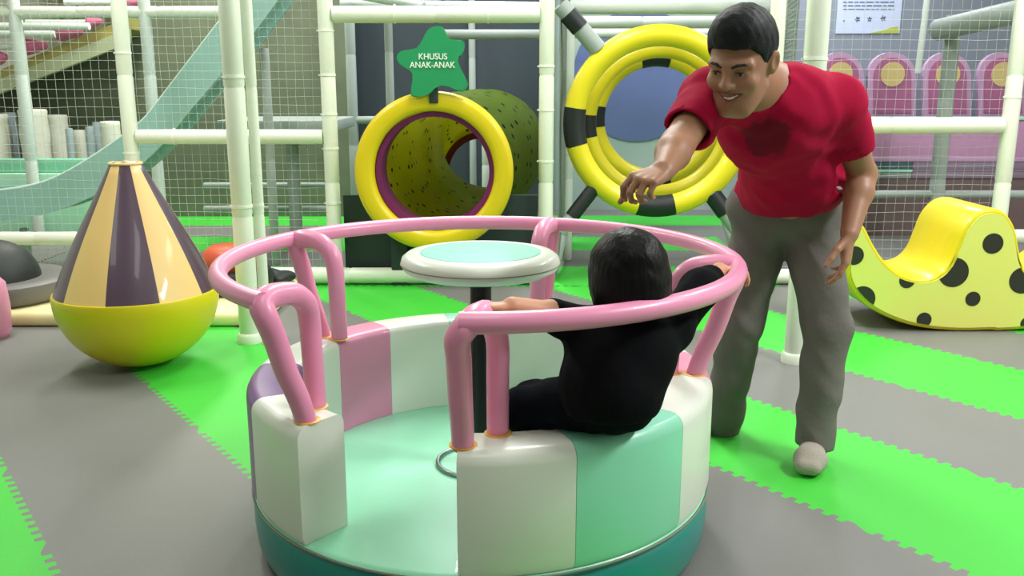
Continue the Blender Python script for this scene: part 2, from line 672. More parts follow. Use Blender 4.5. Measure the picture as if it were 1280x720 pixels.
def put_tile(green, x, y, z, rot, cut=None):
    me = tm[green]
    if cut is not None:
        bm = bmesh.new()
        bm.from_mesh(me)
        mt = Matrix.Translation((x, y, z)) @ Matrix.Rotation(rot, 4, 'Z')
        inv = mt.inverted()
        co = inv @ Vector((x, cut, z))
        no = inv.to_3x3() @ Vector((0, 1, 0))
        bmesh.ops.bisect_plane(bm, geom=bm.verts[:] + bm.edges[:] + bm.faces[:], plane_co=co, plane_no=no, clear_outer=True)
        if not bm.faces:
            bm.free()
            return
        me = bpy.data.meshes.new(me.name)
        bm.to_mesh(me)
        bm.free()
        me.materials.append(M['mat_green' if green else 'mat_gray'])
    o = bpy.data.objects.new('mat_tile', me)
    COL.objects.link(o)
    o.location = (x, y, z)
    o.rotation_euler = (0, 0, rot)
    o.parent = floor


for i in range(-1, 9):
    for j in range(-13, 8):
        c = sn * (OFF0 + (i - 0.5) * TS) + sd * ((j + 0.37) * TS)
        if c.y < 1.35 or c.y > FRONT_Y + 0.42 or abs(c.x) > 0.56 * c.y + 0.75: continue
        put_tile(i % 2 == 0, c.x, c.y, 0.0, SANG, FRONT_Y if c.y > FRONT_Y - 0.45 else None)
for i in range(6):
    for j in range(-5, 6):
        x, y = j * TS + 0.1, FRONT_Y + 0.311 + i * TS
        if abs(x) > 0.56 * y: continue
        put_tile(i % 2 == 0 and x < 0.26 * y, x, y, 0.0005, 0.0)

# ------------------------------------------------------------------ padded posts and rails
def post_bm(bm, a, b, r, joints=True):
    """foam-padded pipe: slight joints where the sleeves meet and a rounded end"""
    a, b = Vector(a), Vector(b)
    L = (b - a).length
    d = (b - a) / L
    pts, rad = [], []
    n = max(1, round(L / 0.62))
    for i in range(n):
        s, e = L * i / n, L * (i + 1) / n
        for t, k in ((s + 0.002, 0.93), (s + 0.012, 1.0), ((s + e) / 2, 1.02), (e - 0.012, 1.0), (e - 0.002, 0.93)):
            pts.append(a + d * t)
            rad.append(r * k)
    add_tube(bm, pts, rad, 14)


def bar(name, a, b, r, m, parent, tape=()):
    bm = bmesh.new()
    post_bm(bm, a, b, r)
    o = finish(bm, name, M[m], parent)
    a, b = Vector(a), Vector(b)
    for t in tape:
        bm = bmesh.new()
        p = a.lerp(b, t)
        d = (b - a).normalized() * 0.006
        add_tube(bm, [p - d, p + d], r * 1.07, 14)
        s = (b - a).cross(Vector((0, 1, 0))).normalized()
        add_box(bm, p + s * r * 1.1, (0.012, 0.008, 0.008))
        finish(bm, 'cable_tie', M['tie_white'], o)
    return o


def net(name, p0, p1, z0, z1, m, parent, cell=0.05, cord=0.0022, jitter=0.004, seed=1):
    """knotted cord net in a vertical plane between two plan points"""
    rnd = random.Random(seed)
    p0, p1 = Vector((p0[0], p0[1], 0)), Vector((p1[0], p1[1], 0))
    L = (p1 - p0).length
    d = (p1 - p0) / L
    nx, nz = max(1, round(L / cell)), max(1, round((z1 - z0) / cell))
    q = [[p0 + d * (L * i / nx + rnd.uniform(-jitter, jitter)) + Vector((0, 0, z0 + (z1 - z0) * k / nz + rnd.uniform(-jitter, jitter)))
          for k in range(nz + 1)] for i in range(nx + 1)]
    bm = bmesh.new()
    for i in range(nx + 1):
        add_tube(bm, q[i][::3] + ([q[i][-1]] if (nz % 3) else []), cord / 2, 3, caps=False)
    for k in range(nz + 1):
        row = [q[i][k] for i in range(nx + 1)]
        add_tube(bm, row[::3] + ([row[-1]] if (nx % 3) else []), cord / 2, 3, caps=False)
    o = finish(bm, name, M[m], parent)
    o['kind'] = 'stuff'
    return o


Y2 = 5.4
def XZ(px, py, Y): 
    p = P(px, py, Y)
    return p.x, p.z


x155, zr = XZ(163, 171, Y2)
x410, _ = XZ(413, 171, Y2)
x685, zt = XZ(684, 18, Y2)
z_base = 0.055
frame = empty('climbing_structure', (x410, Y2, 0), 'white foam padded climbing frame with safety nets around the yellow tunnel', 'climbing frame')
for x, tape in ((x155, (0.32, 0.55)), (x410, (0.2, 0.33, 0.41, 0.5, 0.6)), (x685, (0.3, 0.42, 0.52))):
    bar('post', (x, Y2, 0.0), (x, Y2, 2.45), 0.043, 'foam_white', frame, tape)
bar('rail', (x155 + 0.04, Y2, zr), (x410 - 0.04, Y2, zr), 0.042, 'foam_white', frame, (0.2, 0.62))
bar('rail', (x410 + 0.04, Y2, zt), (x685 - 0.04, Y2, zt), 0.047, 'foam_white', frame, (0.3, 0.75))
bar('base_rail', (-3.4, Y2, z_base), (x685 + 0.05, Y2, z_base), 0.048, 'foam_white', frame)
xl, zl = XZ(60, 298, Y2)
bar('rail', (-3.4, Y2, zl), (x155 - 0.04, Y2, zl), 0.04, 'foam_white', frame)
net('safety_net', (x155, Y2 + 0.03), (x410, Y2 + 0.03), 0.1, 2.3, 'net_white', frame, 0.048, seed=2)
net('safety_net', (-3.3, Y2 + 0.03), (x155, Y2 + 0.03), 0.1, 2.3, 'net_white', frame, 0.052, seed=3)

# the two front posts
for (px, py, lab) in ((313, 427, 'thick white padded post standing between the striped pear bag and the tunnel'),
                      (993, 452, 'thick white padded post standing behind the man in the red shirt')):
    g = G(px, py)
    t = empty('padded_post', g, lab, 'post')
    bar('foam_sleeve', g + Vector((0, 0, 0.02)), g + Vector((0, 0, 2.3)), 0.046, 'foam_white', t, (0.27, 0.52) if px < 600 else (0.55,))
    bm = bmesh.new()
    add_lathe(bm, [(0.0, 0.0), (0.058, 0.0), (0.058, 0.035), (0.05, 0.045), (0.0, 0.045)], g, 20)
    finish(weld(bm), 'foot_cap', M['foam_white'], t)
    if px < 600:
        bar('side_pipe', g + Vector((0.062, 0.05, 0.02)), g + Vector((0.062, 0.05, 2.3)), 0.024, 'foam_white', t, (0.27,))

# right bay of the frame
xr, zrr = XZ(1262, 157, Y2)
x972 = XZ(972, 30, Y2)[0]
fr = empty('climbing_structure', (xr, Y2, 0), 'white padded frame bay with net behind the yellow spotted rocker', 'climbing frame')
bar('post', (xr, Y2, 0), (xr, Y2, 2.45), 0.045, 'foam_white', fr, (0.45,))
bar('post', (x972, Y2, 0), (x972, Y2, 2.45), 0.043, 'foam_white', fr)
bar('rail', (x972 + 0.04, Y2, zrr), (xr - 0.04, Y2, zrr), 0.047, 'foam_white', fr, (0.4,))
bar('base_rail', (x972 + 0.04, Y2, 0.05), (3.9, Y2, 0.05), 0.045, 'foam_white', fr)
bar('rail', (xr + 0.04, Y2, XZ(1275, 295, Y2)[1]), (3.9, Y2, XZ(1275, 295, Y2)[1]), 0.04, 'foam_white', fr)
net('safety_net', (x972, Y2 + 0.03), (xr, Y2 + 0.03), 0.1, 2.3, 'net_white', fr, 0.055, 0.0019, seed=4)
xg = XZ(1180, 150, 6.3)[0]
bar('back_post', (xg, 6.3, 0), (xg, 6.3, 1.62), 0.05, 'foam_gray', fr)
zg = XZ(1180, 243, 6.3)[1]
bar('back_rail', (x972 + 0.3, 6.3, zg), (3.9, 6.3, zg), 0.028, 'foam_gray', fr)
bar('sloping_rail', P(1170, 38, 6.3), P(1300, 8, 5.6), 0.07, 'foam_gray', fr)
bar('sloping_rail', P(1160, -8, 7.0), P(1147, 92, 7.0), 0.022, 'foam_far', fr)

# far left frame behind the nets
YB = 6.9
fb = empty('climbing_structure', (XZ(25, 100, YB)[0], YB, 0), 'thin white padded frame standing behind the slide at the back', 'climbing frame')
for px, zt_ in ((26, 1.86), (187, 1.86)):
    x = XZ(px, 90, YB)[0]
    bar('post', (x, YB, 0), (x, YB, zt_), 0.042, 'foam_far', fb)
zz = XZ(60, 15, YB)[1]
bar('rail', (-4.3, YB, zz), (XZ(300, 15, YB)[0], YB, zz), 0.04, 'foam_white', fb)
zz2 = XZ(60, 33, 7.6)[1]
bar('rail', (-4.5, 7.6, zz2), (XZ(112, 33, 7.6)[0], 7.6, zz2), 0.03, 'foam_far', fb)
zz3 = XZ(60, 43, 7.7)[1]
bar('rail', (-4.5, 7.7, zz3), (XZ(70, 43, 7.7)[0], 7.7, zz3), 0.028, 'foam_far', fb)
x44 = XZ(28, 60, 7.6)[0]
bar('post', (x44, 7.6, 0), (x44, 7.6, zz2 + 0.05), 0.026, 'foam_far', fb)

# ------------------------------------------------------------------ spinning carousel
CX, CY = -0.082, 2.35
ZB, ZD, ZR = 0.445, 0.165, 0.73
RO, RI, RR = 0.605, 0.475, 0.652
car = empty('carousel', (CX, CY, 0), 'round padded spinning carousel with pink handrails and striped bench in the middle', 'carousel')
C0 = (CX, CY, 0)
bm = bmesh.new()
add_lathe(bm, [(0, 0), (0.56, 0), (0.585, 0.01), (0.598, 0.04), (0.603, 0.09), (0.603, 0.13), (0.598, 0.15), (0.585, 0.158), (0, 0.158)], C0, 96)
finish(weld(bm), 'base_drum', M['teal'], car, ang=60)
bm = bmesh.new()
add_lathe(bm, [(0, 0.158), (0.59, 0.158), (0.600, 0.160), (0.596, 0.164), (0.585, ZD), (0, ZD + 0.001)], C0, 96)
finish(weld(bm), 'deck', M['mint'], car, ang=60)
bm = bmesh.new()
add_tube(bm, [(CX + 0.604 * math.cos(a), CY + 0.604 * math.sin(a), 0.159) for a in np.linspace(0, 2 * math.pi, 97)[:-1]], 0.003, 6, closed=True)
finish(bm, 'piping', M['seam'], car)

SEATS = [(-93, -69, 'vinyl_white'), (-69, -39, 'mint_seat'), (-39, -9, 'vinyl_white'), (-9, 12, 'vinyl_pink'), (12, 40, 'vinyl_white'),
         (40, 59, 'vinyl_purple'), (59, 88, 'vinyl_white'), (88, 104, 'mint_seat'), (104, 128, 'vinyl_white'), (128, 152, 'vinyl_pink'),
         (152, 179, 'vinyl_white'), (179, 207, 'vinyl_purple'), (207, 230.5, 'vinyl_white')]


def seat_profile():
    r = 0.022
    pts = [(RI, ZD + 0.001), (RI, ZB - r)]
    for k in range(1, 6):
        a = math.pi - k * math.pi / 10
        pts.append((RI + r + r * math.cos(a), ZB - r + r * math.sin(a)))
    r = 0.032
    pts.append((RO - r, ZB))
    for k in range(1, 6):
        a = math.pi / 2 - k * math.pi / 10
        pts.append((RO - r + r * math.cos(a), ZB - r + r * math.sin(a)))
    pts += [(RO, ZD + 0.02), (RO - 0.006, ZD + 0.001), (RI, ZD + 0.001)]
    return pts


for a0, a1, m in SEATS:
    bm = bmesh.new()
    prof = seat_profile()[:-1]
    n = max(4, round((a1 - a0) / 2.5))
    g = add_lathe(bm, prof + [prof[0]], C0, n, R(a0 + 0.06), R(a1 - 0.06))
    weld(bm)
    bmesh.ops.contextual_create(bm, geom=[])if False else None
    es = [e for e in bm.edges if e.is_boundary]
    bmesh.ops.holes_fill(bm, edges=es, sides=0)
    finish(bm, 'seat_panel', M[m], car, ang=50)

# handrail: an open ring, its ends at the gap
def ringpt(a, r=RR, z=ZR): return Vector((CX + r * math.cos(R(a)), CY + r * math.sin(R(a)), z))


TR = 0.0262
bm = bmesh.new()
arc = [ringpt(a) for a in np.linspace(-91.7, 227.7, 110)]
add_tube(bm, arc, 0.0222, 18)
finish(bm, 'handrail', M['rail_pink'], car, ang=60)


def post_arch(a, twist=0.0):
    """outer leg up to the ring, rounded top inwards, inner leg down to the bench"""
    prof = [(0.560, ZB - 0.004), (0.578, 0.50), (0.606, 0.57), (0.630, 0.65), (0.647, 0.695), (0.648, 0.720), (0.628, 0.731), (0.590, 0.731), (0.545, 0.722),
            (0.512, 0.692), (0.500, 0.645), (0.497, 0.56), (0.494, ZB - 0.004)]
    pts = []
    for i, (r, z) in enumerate(prof):
        t = min(1, max(0, (i - 4) / 6))
        ang = R(a + twist * t)
        pts.append(Vector((CX + r * math.cos(ang), CY + r * math.sin(ang), z)))
    pts = catmull(pts, 5)
    rad = [TR * 1.05 - 0.004 * abs(0.5 - i / (len(pts) - 1)) * 2 for i in range(len(pts))]
    bm = bmesh.new()
    add_tube(bm, pts, rad, 16)
    o = finish(bm, 'handrail_post', M['rail_pink'], car, ang=60)
    for r, tw in ((0.558, 0), (0.496, twist)):
        ang = R(a + tw)
        bm = bmesh.new()
        add_lathe(bm, [(0, 0.0), (0.030, 0.0), (0.030, 0.002), (0.028, 0.003), (0, 0.003)],
                  (CX + r * math.cos(ang), CY + r * math.sin(ang), ZB - 0.001), 20)
        finish(weld(bm), 'foot_plate', M['vinyl_orange'], o)


for a, tw in ((-92, 8), (-8, 0), (71, 0), (149, 0), (228, -7)):
    post_arch(a, tw)

# the round table on its pedestal in the middle
bm = bmesh.new()
TZ = 0.742
add_lathe(bm, [(0, TZ - 0.052), (0.13, TZ - 0.052), (0.175, TZ - 0.047), (0.2, TZ - 0.034), (0.207, TZ - 0.018), (0.203, TZ - 0.004), (0.19, TZ + 0.006), (0.165, TZ + 0.010),
               (0.158, TZ + 0.009), (0.157, TZ + 0.006), (0, TZ + 0.006)], C0, 64)
tr = finish(weld(bm), 'table_rim', M['vinyl_white'], car, ang=50)
bm = bmesh.new()
add_lathe(bm, [(0, TZ + 0.006), (0.156, TZ + 0.006), (0.154, TZ + 0.0095), (0.145, TZ + 0.011), (0, TZ + 0.013)], C0, 64)
finish(weld(bm), 'table_top', M['table_mint'], tr, ang=50)
bm = bmesh.new()
add_tube(bm, [(CX + 0.2065 * math.cos(a), CY + 0.2065 * math.sin(a), TZ - 0.02) for a in np.linspace(0, 2 * math.pi, 65)[:-1]], 0.0016, 6, closed=True)
finish(bm, 'seam', M['seam'], tr)
bm = bmesh.new()
add_lathe(bm, [(0, TZ - 0.085), (0.03, TZ - 0.085), (0.03, TZ - 0.062), (0.056, TZ - 0.06), (0.056, TZ - 0.0515), (0, TZ - 0.0515)], C0, 28)
finish(weld(bm), 'mounting_plate', M['black_metal'], tr, ang=40)
bm = bmesh.new()
add_lathe(bm, [(0, ZD), (0.028, ZD), (0.028, TZ - 0.08), (0, TZ - 0.08)], C0, 24)
finish(weld(bm), 'pedestal', M['black_metal'], car, ang=40)
bm = bmesh.new()
add_tube(bm, [(CX - 0.01 + 0.11 * math.cos(a), CY + 0.11 * math.sin(a), ZD + 0.006) for a in np.linspace(0, 2 * math.pi, 49)[:-1]], 0.0065, 10, closed=True)
finish(bm, 'floor_ring', M['chrome'], car)

# ------------------------------------------------------------------ striped pear-shaped bag
pg = G(177, 455)
PX, PY = pg.x, pg.y + 0.02
S_ = 0.333
pear = empty('pear_bag', (PX, PY, 0), 'big pear shaped roly-poly with yellow bowl base and purple and peach stripes', 'roly-poly')
ZP = 0.315
bm = bmesh.new()
prof = [(0, 0)]
for k in range(1, 13):
    a = k / 12 * math.pi / 2
    prof.append((S_ * math.sin(a) ** 0.93, ZP * (1 - math.cos(a))))
prof += [(S_ - 0.004, ZP + 0.010), (S_ - 0.016, ZP + 0.012), (0, ZP + 0.012)]
add_lathe(bm, prof, (PX, PY, 0), 72)
finish(weld(bm), 'bowl_base', M['pear_yellow'], pear, ang=50)
NS = 10
H1 = 0.535
for s in range(NS):
    bm = bmesh.new()
    a0 = R(-90 + 1 + 36 * s)
    a1 = a0 + R(36)
    pr = []
    for k in range(13):
        t = k / 12
        r = (S_ - 0.008) * (1 - t) + 0.062 * t + 0.018 * math.sin(math.pi * t) * (1 - t)
        pr.append((r, ZP + 0.006 + H1 * t))
    pr += [(0.045, ZP + 0.006 + H1 + 0.008), (0, ZP + 0.006 + H1 + 0.008)]
    add_lathe(bm, pr, (PX, PY, 0), 8, a0, a1)
    finish(weld(bm), 'stripe_panel', M['pear_peach' if s % 2 else 'pear_purple'], pear, ang=60)
bm = bmesh.new()
zt_ = ZP + 0.006 + H1
add_tube(bm, [(PX + 0.062 * math.cos(a), PY + 0.062 * math.sin(a), zt_) for a in np.linspace(0, 2 * math.pi, 33)[:-1]], 0.006, 8, closed=True)
finish(bm, 'top_piping', M['pear_peach'], pear)

# ------------------------------------------------------------------ spotted rocker
RYF = 4.32
rk = empty('rocker', G(1230, 417), 'yellow padded double-seat rocker with black spots on pale side, beside the net', 'rocker')


def front_xz(pts, Y): return [XZ(px, py, Y) for px, py in pts]


half = [(1240, 416), (1200, 417), (1160, 414), (1125, 406), (1092, 391), (1070, 372), (1059, 350), (1058, 325), (1062, 300), (1069, 286), (1075, 283), (1082, 288), (1092, 308), (1105, 328),
        (1122, 343), (1140, 350), (1158, 351), (1174, 345), (1186, 332), (1195, 312), (1204, 290), (1216, 274), (1228, 266), (1240, 264)]
hx = front_xz(half, RYF)
mid = hx[-1][0]
o2 = hx + [(2 * mid - x, z) for x, z in hx[::-1][1:-1]]
OUT = [(v.x, v.z) for v in catmull([Vector((x, 0, z)) for x, z in o2], 3, closed=True)]
zmin = min(z for x, z in OUT)
OUT = [(x, z - zmin + 0.001) for x, z in OUT]
DZ = -zmin + 0.001
cxm = sum(x for x, z in OUT) / len(OUT)
W = 0.50


def inset(o, d):
    n = len(o)
    res = []
    for i in range(n):
        a, b = Vector(o[i - 1]), Vector(o[(i + 1) % n])
        t = (b - a).normalized()
        res.append((o[i][0] + t.y * d, o[i][1] - t.x * d))
    return res


area = sum(OUT[i - 1][0] * OUT[i][1] - OUT[i][0] * OUT[i - 1][1] for i in range(len(OUT)))
sg = -1 if area > 0 else 1
bm = bmesh.new()
layers = [(0.0, 0.012), (0.006, 0.004), (0.02, 0.0), (W - 0.02, 0.0), (W - 0.006, 0.004), (W, 0.012)]
vl = []
for dy, ins in layers:
    vl.append([bm.verts.new((x, RYF + dy, z)) for x, z in inset(OUT, sg * ins)])
for A, B in zip(vl[:-1], vl[1:]):
    for i in range(len(OUT)):
        j = (i + 1) % len(OUT)
        bm.faces.new((A[i], A[j], B[j], B[i]))
bm.faces.new(vl[0])
bm.faces.new(vl[-1][::-1])
bmesh.ops.triangulate(bm, faces=[f for f in bm.faces if len(f.verts) > 4])
finish(bm, 'seat_cushion', M['rocker_top'], rk, ang=35)
for y0, y1 in ((RYF - 0.006, RYF + 0.002), (RYF + W - 0.002, RYF + W + 0.006)):
    bm = bmesh.new()
    add_prism(bm, inset(OUT, sg * 0.020), y0, y1)
    bmesh.ops.triangulate(bm, faces=[f for f in bm.faces if len(f.verts) > 4])
    finish(bm, 'side_panel', M['rocker_side'], rk, ang=35)


def clip_poly(subj, clip):
    out = subj
    n = len(clip)
    for i in range(n):
        a, b = clip[i], clip[(i + 1) % n]
        inp, out = out, []
        def side(p): return (b[0] - a[0]) * (p[1] - a[1]) - (b[1] - a[1]) * (p[0] - a[0])
        for k in range(len(inp)):
            p, q = inp[k - 1], inp[k]
            sp, sq = side(p), side(q)
            if (sp >= 0) != (sq >= 0):
                t = sp / (sp - sq)
                out.append((p[0] + (q[0] - p[0]) * t, p[1] + (q[1] - p[1]) * t))
            if sq >= 0: out.append(q)
        if not out: return []
    return out


panel = inset(OUT, sg * 0.021)
for px, py, pr in ((1240, 307, 13), (1191, 343, 19), (1133, 353, 10), (1215, 376, 9.5), (1154, 402, 9.5), (1277, 353, 17), (1067, 322, 12), (1077, 376, 16.5), (1283, 407, 9),
                   (1315, 380, 11), (1345, 330, 14), (1372, 372, 15), (1330, 352, 9)):
    x, z = XZ(px, py, RYF)
    z += DZ
    r = pr * RYF / FPX * 1.01
    disc = [(x + r * math.cos(t), z + r * math.sin(t)) for t in np.linspace(0, 2 * math.pi, 29)[:-1]]
    pl = clip_poly(panel, disc)
    if len(pl) < 3: continue
    bm = bmesh.new()
    add_prism(bm, pl, RYF - 0.008, RYF - 0.005)
    weld(bm, 1e-4)
    finish(bm, 'spot', M['rocker_spot'], rk, smooth=False)

# ------------------------------------------------------------------ tunnel with its yellow rim, star sign above
TYF = 5.22
tc0 = P(542, 216, TYF)
TRAD = 0.452
tun = empty('play_tunnel', (tc0.x, TYF, 0), 'yellow perforated crawl tunnel with fat yellow rim and purple collar', 'tunnel')
bm = bmesh.new()
ri, ro, dep = TRAD * 0.755, TRAD, 0.14
prof = []
rr_ = 0.03
prof = [(ri, dep), (ri, rr_), (ri + rr_ * 0.3, rr_ * 0.3), (ri + rr_, 0), (ro - rr_, 0), (ro - rr_ * 0.3, rr_ * 0.3), (ro, rr_), (ro, dep)]
g = []
for j in range(72):
    a = 2 * math.pi * j / 72
    g.append([bm.verts.new((tc0.x + r * math.cos(a), TYF + y, tc0.z + r * math.sin(a))) for r, y in prof])
for j in range(72):
    A, B = g[j], g[(j + 1) % 72]
    for i in range(len(prof)):
        k = (i + 1) % len(prof)
        bm.faces.new((A[i], A[k], B[k], B[i]))
finish(bm, 'rim', M['tunnel_rim'], tun, ang=50)
path = [(tc0.x, TYF + 0.10, tc0.z, ri + 0.012), (tc0.x + 0.03, 5.6, tc0.z, 0.40), (tc0.x + 0.13, 6.0, tc0.z + 0.01, 0.42), (tc0.x + 0.22, 6.5, tc0.z + 0.02, 0.42),
        (tc0.x + 0.28, 7.0, tc0.z + 0.03, 0.40), (tc0.x + 0.25, 7.5, tc0.z + 0.04, 0.37), (P(603, 215, 7.9).x, 7.9, P(603, 215, 7.9).z, 0.335)]


def hollow(bm, path, n=48, th=0.012, sub=4, ripple=0.0):
    pv = catmull([Vector(p[:3]) for p in path], sub)
    rv = [v.x for v in catmull([Vector((p[3], 0, 0)) for p in path], sub)]
    inner, outer = [], []
    for i, p in enumerate(pv):
        rp = 1 + ripple * math.sin(i * 1.7)
        inner.append([bm.verts.new((p.x + rv[i] * rp * math.cos(2 * math.pi * k / n), p.y, p.z + rv[i] * rp * math.sin(2 * math.pi * k / n))) for k in range(n)])
        outer.append([bm.verts.new((p.x + (rv[i] * rp + th) * math.cos(2 * math.pi * k / n), p.y, p.z + (rv[i] * rp + th) * math.sin(2 * math.pi * k / n))) for k in range(n)])
    for L, mi in ((inner, 0), (outer, 1)):
        for A, B in zip(L[:-1], L[1:]):
            for k in range(n):
                f = bm.faces.new((A[k], A[(k + 1) % n], B[(k + 1) % n], B[k]))
                f.material_index = mi
    for e in (0, -1):
        for k in range(n):
            bm.faces.new((inner[e][k], inner[e][(k + 1) % n], outer[e][(k + 1) % n], outer[e][k]))


bm = bmesh.new()
hollow(bm, path, ripple=0.012)
finish(bm, 'tunnel_tube', [M['tunnel_inside'], M['tunnel_outside']], tun, ang=60)
for (cx_, cy_, cz_, r, w, d, m) in ((tc0.x + 0.004, TYF + 0.06, tc0.z, ri - 0.032, 0.030, 0.24, 'tunnel_purple'), (path[-1][0], 7.88, path[-1][2], 0.285, 0.055, 0.06, 'tunnel_purple')):
    bm = bmesh.new()
    g = []
    pf = [(r, 0), (r + w, 0), (r + w, d), (r, d)]
    for j in range(56):
        a = 2 * math.pi * j / 56
        g.append([bm.verts.new((cx_ + q * math.cos(a), cy_ + y, cz_ + q * math.sin(a))) for q, y in pf])
    for j in range(56):
        A, B = g[j], g[(j + 1) % 56]
        for i in range(4):
            k = (i + 1) % 4
            bm.faces.new((A[i], A[k], B[k], B[i]))
    finish(bm, 'collar', M[m], tun, ang=50)
for px, in ((500,), (585,)):
    x = XZ(px, 300, TYF + 0.2)[0]
    bm = bmesh.new()
    add_box(bm, (x, TYF + 0.2, (tc0.z - TRAD * 0.9) / 2), (0.1, 0.1, tc0.z - TRAD * 0.9 + 0.06), bev=0.01)
    finish(bm, 'support', M['panel_dark'], tun)

# kick panel under the tunnel
xa, xb = x410 + 0.045, x685 - 0.045
bm = bmesh.new()
zk = XZ(440, 246, Y2)[1]
rc = 0.435
a_ = math.asin((zk - tc0.z) / rc)
arc_ = [(tc0.x + rc * math.cos(t), tc0.z + rc * math.sin(t)) for t in np.linspace(a_, -math.pi - a_, 40)]
bm.free()
arc_ = [(xa, zk)] + arc_[::-1] + [(xb, zk)]
kp = ribbon('kick_panel', arc_, [(x, 0.06) for x, z in arc_], Y2 + 0.075, Y2 + 0.105, 'panel_dark', None)
centre(kp)
tag(kp, 'flat charcoal panel under and beside the yellow tunnel rim', 'panel')

# star sign
SY = 5.2
sc_ = P(541, 80, SY)
px2m = SY * 1.0 / FPX


def star_outline():
    pts = [(538, 35), (552, 33), (558, 42), (562, 50), (575, 50), (581, 55), (578, 68), (571, 76), (579, 92), (585, 105), (581, 113), (574, 114), (556, 106), (546, 108), (538, 117), (524, 121),
           (514, 119), (515, 105), (517, 92), (509, 86), (499, 80), (496, 71), (502, 64), (518, 61), (526, 56), (530, 46)]
    return [(v.x, v.z) for v in catmull([P(px, py, SY) for px, py in pts], 3, closed=True)]


so = star_outline()
star = empty('star_sign', (sc_.x, SY, min(z for x, z in so)), 'green rounded star sign with white lettering standing above the tunnel rim', 'sign')
bm = bmesh.new()
add_prism(bm, so, SY - 0.012, SY + 0.012)
bmesh.ops.bevel(bm, geom=[e for e in bm.edges if abs(e.verts[0].co.y - e.verts[1].co.y) < 1e-6 and len(e.link_faces) == 2 and any(len(f.verts) > 4 for f in e.link_faces)], offset=0.005, segments=2, affect='EDGES')
bmesh.ops.triangulate(bm, faces=[f for f in bm.faces if len(f.verts) > 4])
finish(bm, 'board', M['star_green'], star, ang=35)


def text(name, s, p, size, m, parent, ext=0.002, sx=1.0):
    cu = bpy.data.curves.new(name, 'FONT')
    cu.body = s
    cu.size = size
    cu.extrude = ext
    cu.offset = size * 0.012
    cu.align_x, cu.align_y = 'CENTER', 'CENTER'
    cu.materials.append(m)
    o = bpy.data.objects.new(name, cu)
    COL.objects.link(o)
    o.parent = parent
    o.matrix_parent_inverse = wm(parent).inverted()
    o.location = p
    o.rotation_euler = (math.pi / 2, 0, 0)
    o.scale = (sx, 1, 1)
    me = bpy.data.meshes.new_from_object(o)
    mo = bpy.data.objects.new(name, me)
    COL.objects.link(mo)
    mo.parent = parent
    mo.matrix_parent_inverse = o.matrix_parent_inverse.copy()
    mo.location, mo.rotation_euler, mo.scale = o.location, o.rotation_euler, o.scale
    bpy.data.objects.remove(o)
    return mo


for s, px, py, sz in (('KHUSUS', 541, 71, 0.046), ('ANAK-ANAK', 540.5, 81.5, 0.046)):
    p = P(px, py, SY - 0.014)
    text('lettering', s, p, sz, M['letter_white'], star, sx=0.93 if s[0] == 'K' else 0.92)
bm = bmesh.new()
add_box(bm, (sc_.x + 0.0, SY + 0.06, 1.17), (0.05, 0.11, 0.20), bev=0.006)
finish(bm, 'bracket', M['panel_dark'], star)

# ------------------------------------------------------------------ hanging hoops in the passage
def hoop(cpx, cpy, Y, rpx, tube, bands, label):
    c = P(cpx, cpy, Y)
    k = Y / FPX * 1.0
    Rr = rpx * k - tube
    t = empty('foam_hoop', (c.x, Y, c.z - Rr - tube), label, 'hoop', 'foam hoops in the passage')
    edges = sorted(bands)
    n = 72
    def arc_mesh(name, a0, a1, r, m):
        bm = bmesh.new()
        N = max(4, int(abs(a1 - a0) / 5))
        add_tube(bm, [(c.x + Rr * math.cos(R(a)), Y, c.z + Rr * math.sin(R(a))) for a in np.linspace(a0, a1, N + 1)], r, 18)
        return finish(bm, name, M[m], t, ang=60)
    for (m_, w_), (mn, wn) in zip(edges, edges[1:] + [(edges[0][0] + 360, edges[0][1])]):
        arc_mesh('foam_sleeve', m_ + w_, mn - wn, tube, 'ring_yellow')
        arc_mesh('black_band', m_ - w_, m_ + w_, tube * 1.03, 'ring_black')
    return t, c, Rr


h1, hc, hR = hoop(823, 153, 5.5, 117, 0.063, [(183, 12.5), (270, 12.5), (3, 12.5)], 'nearest and largest of the yellow foam hoops, black bands, behind the man')
hoop(823, 153, 6.4, 97, 0.056, [(183, 9), (3, 9)], 'middle yellow foam hoop, mostly hidden behind the nearest hoop')
hoop(819, 148, 7.6, 85, 0.075, [(92, 14), (178, 10), (272, 13), (2, 10)], 'farthest yellow foam hoop with a black band at its top')


def strap(a, b, r, parent, band=None):
    bm = bmesh.new()
    add_tube(bm, [a, b], r, 14)
    o = finish(bm, 'strap', M['foam_gray'], parent)
    if band:
        bm = bmesh.new()
        add_tube(bm, [Vector(a).lerp(b, band[0]), Vector(a).lerp(b, band[1])], r * 1.08, 14)
        finish(bm, 'band', M['ring_black'], o)


strap(P(700, 6, 5.48), P(748, 62, 5.5), 0.052, h1, (0.2, 0.52))
strap(P(748, 228, 5.5), P(700, 290, 5.45), 0.04, h1, (0.0, 0.7))
strap(P(882, 232, 5.5), P(932, 300, 5.45), 0.05, h1, (0.15, 0.5))

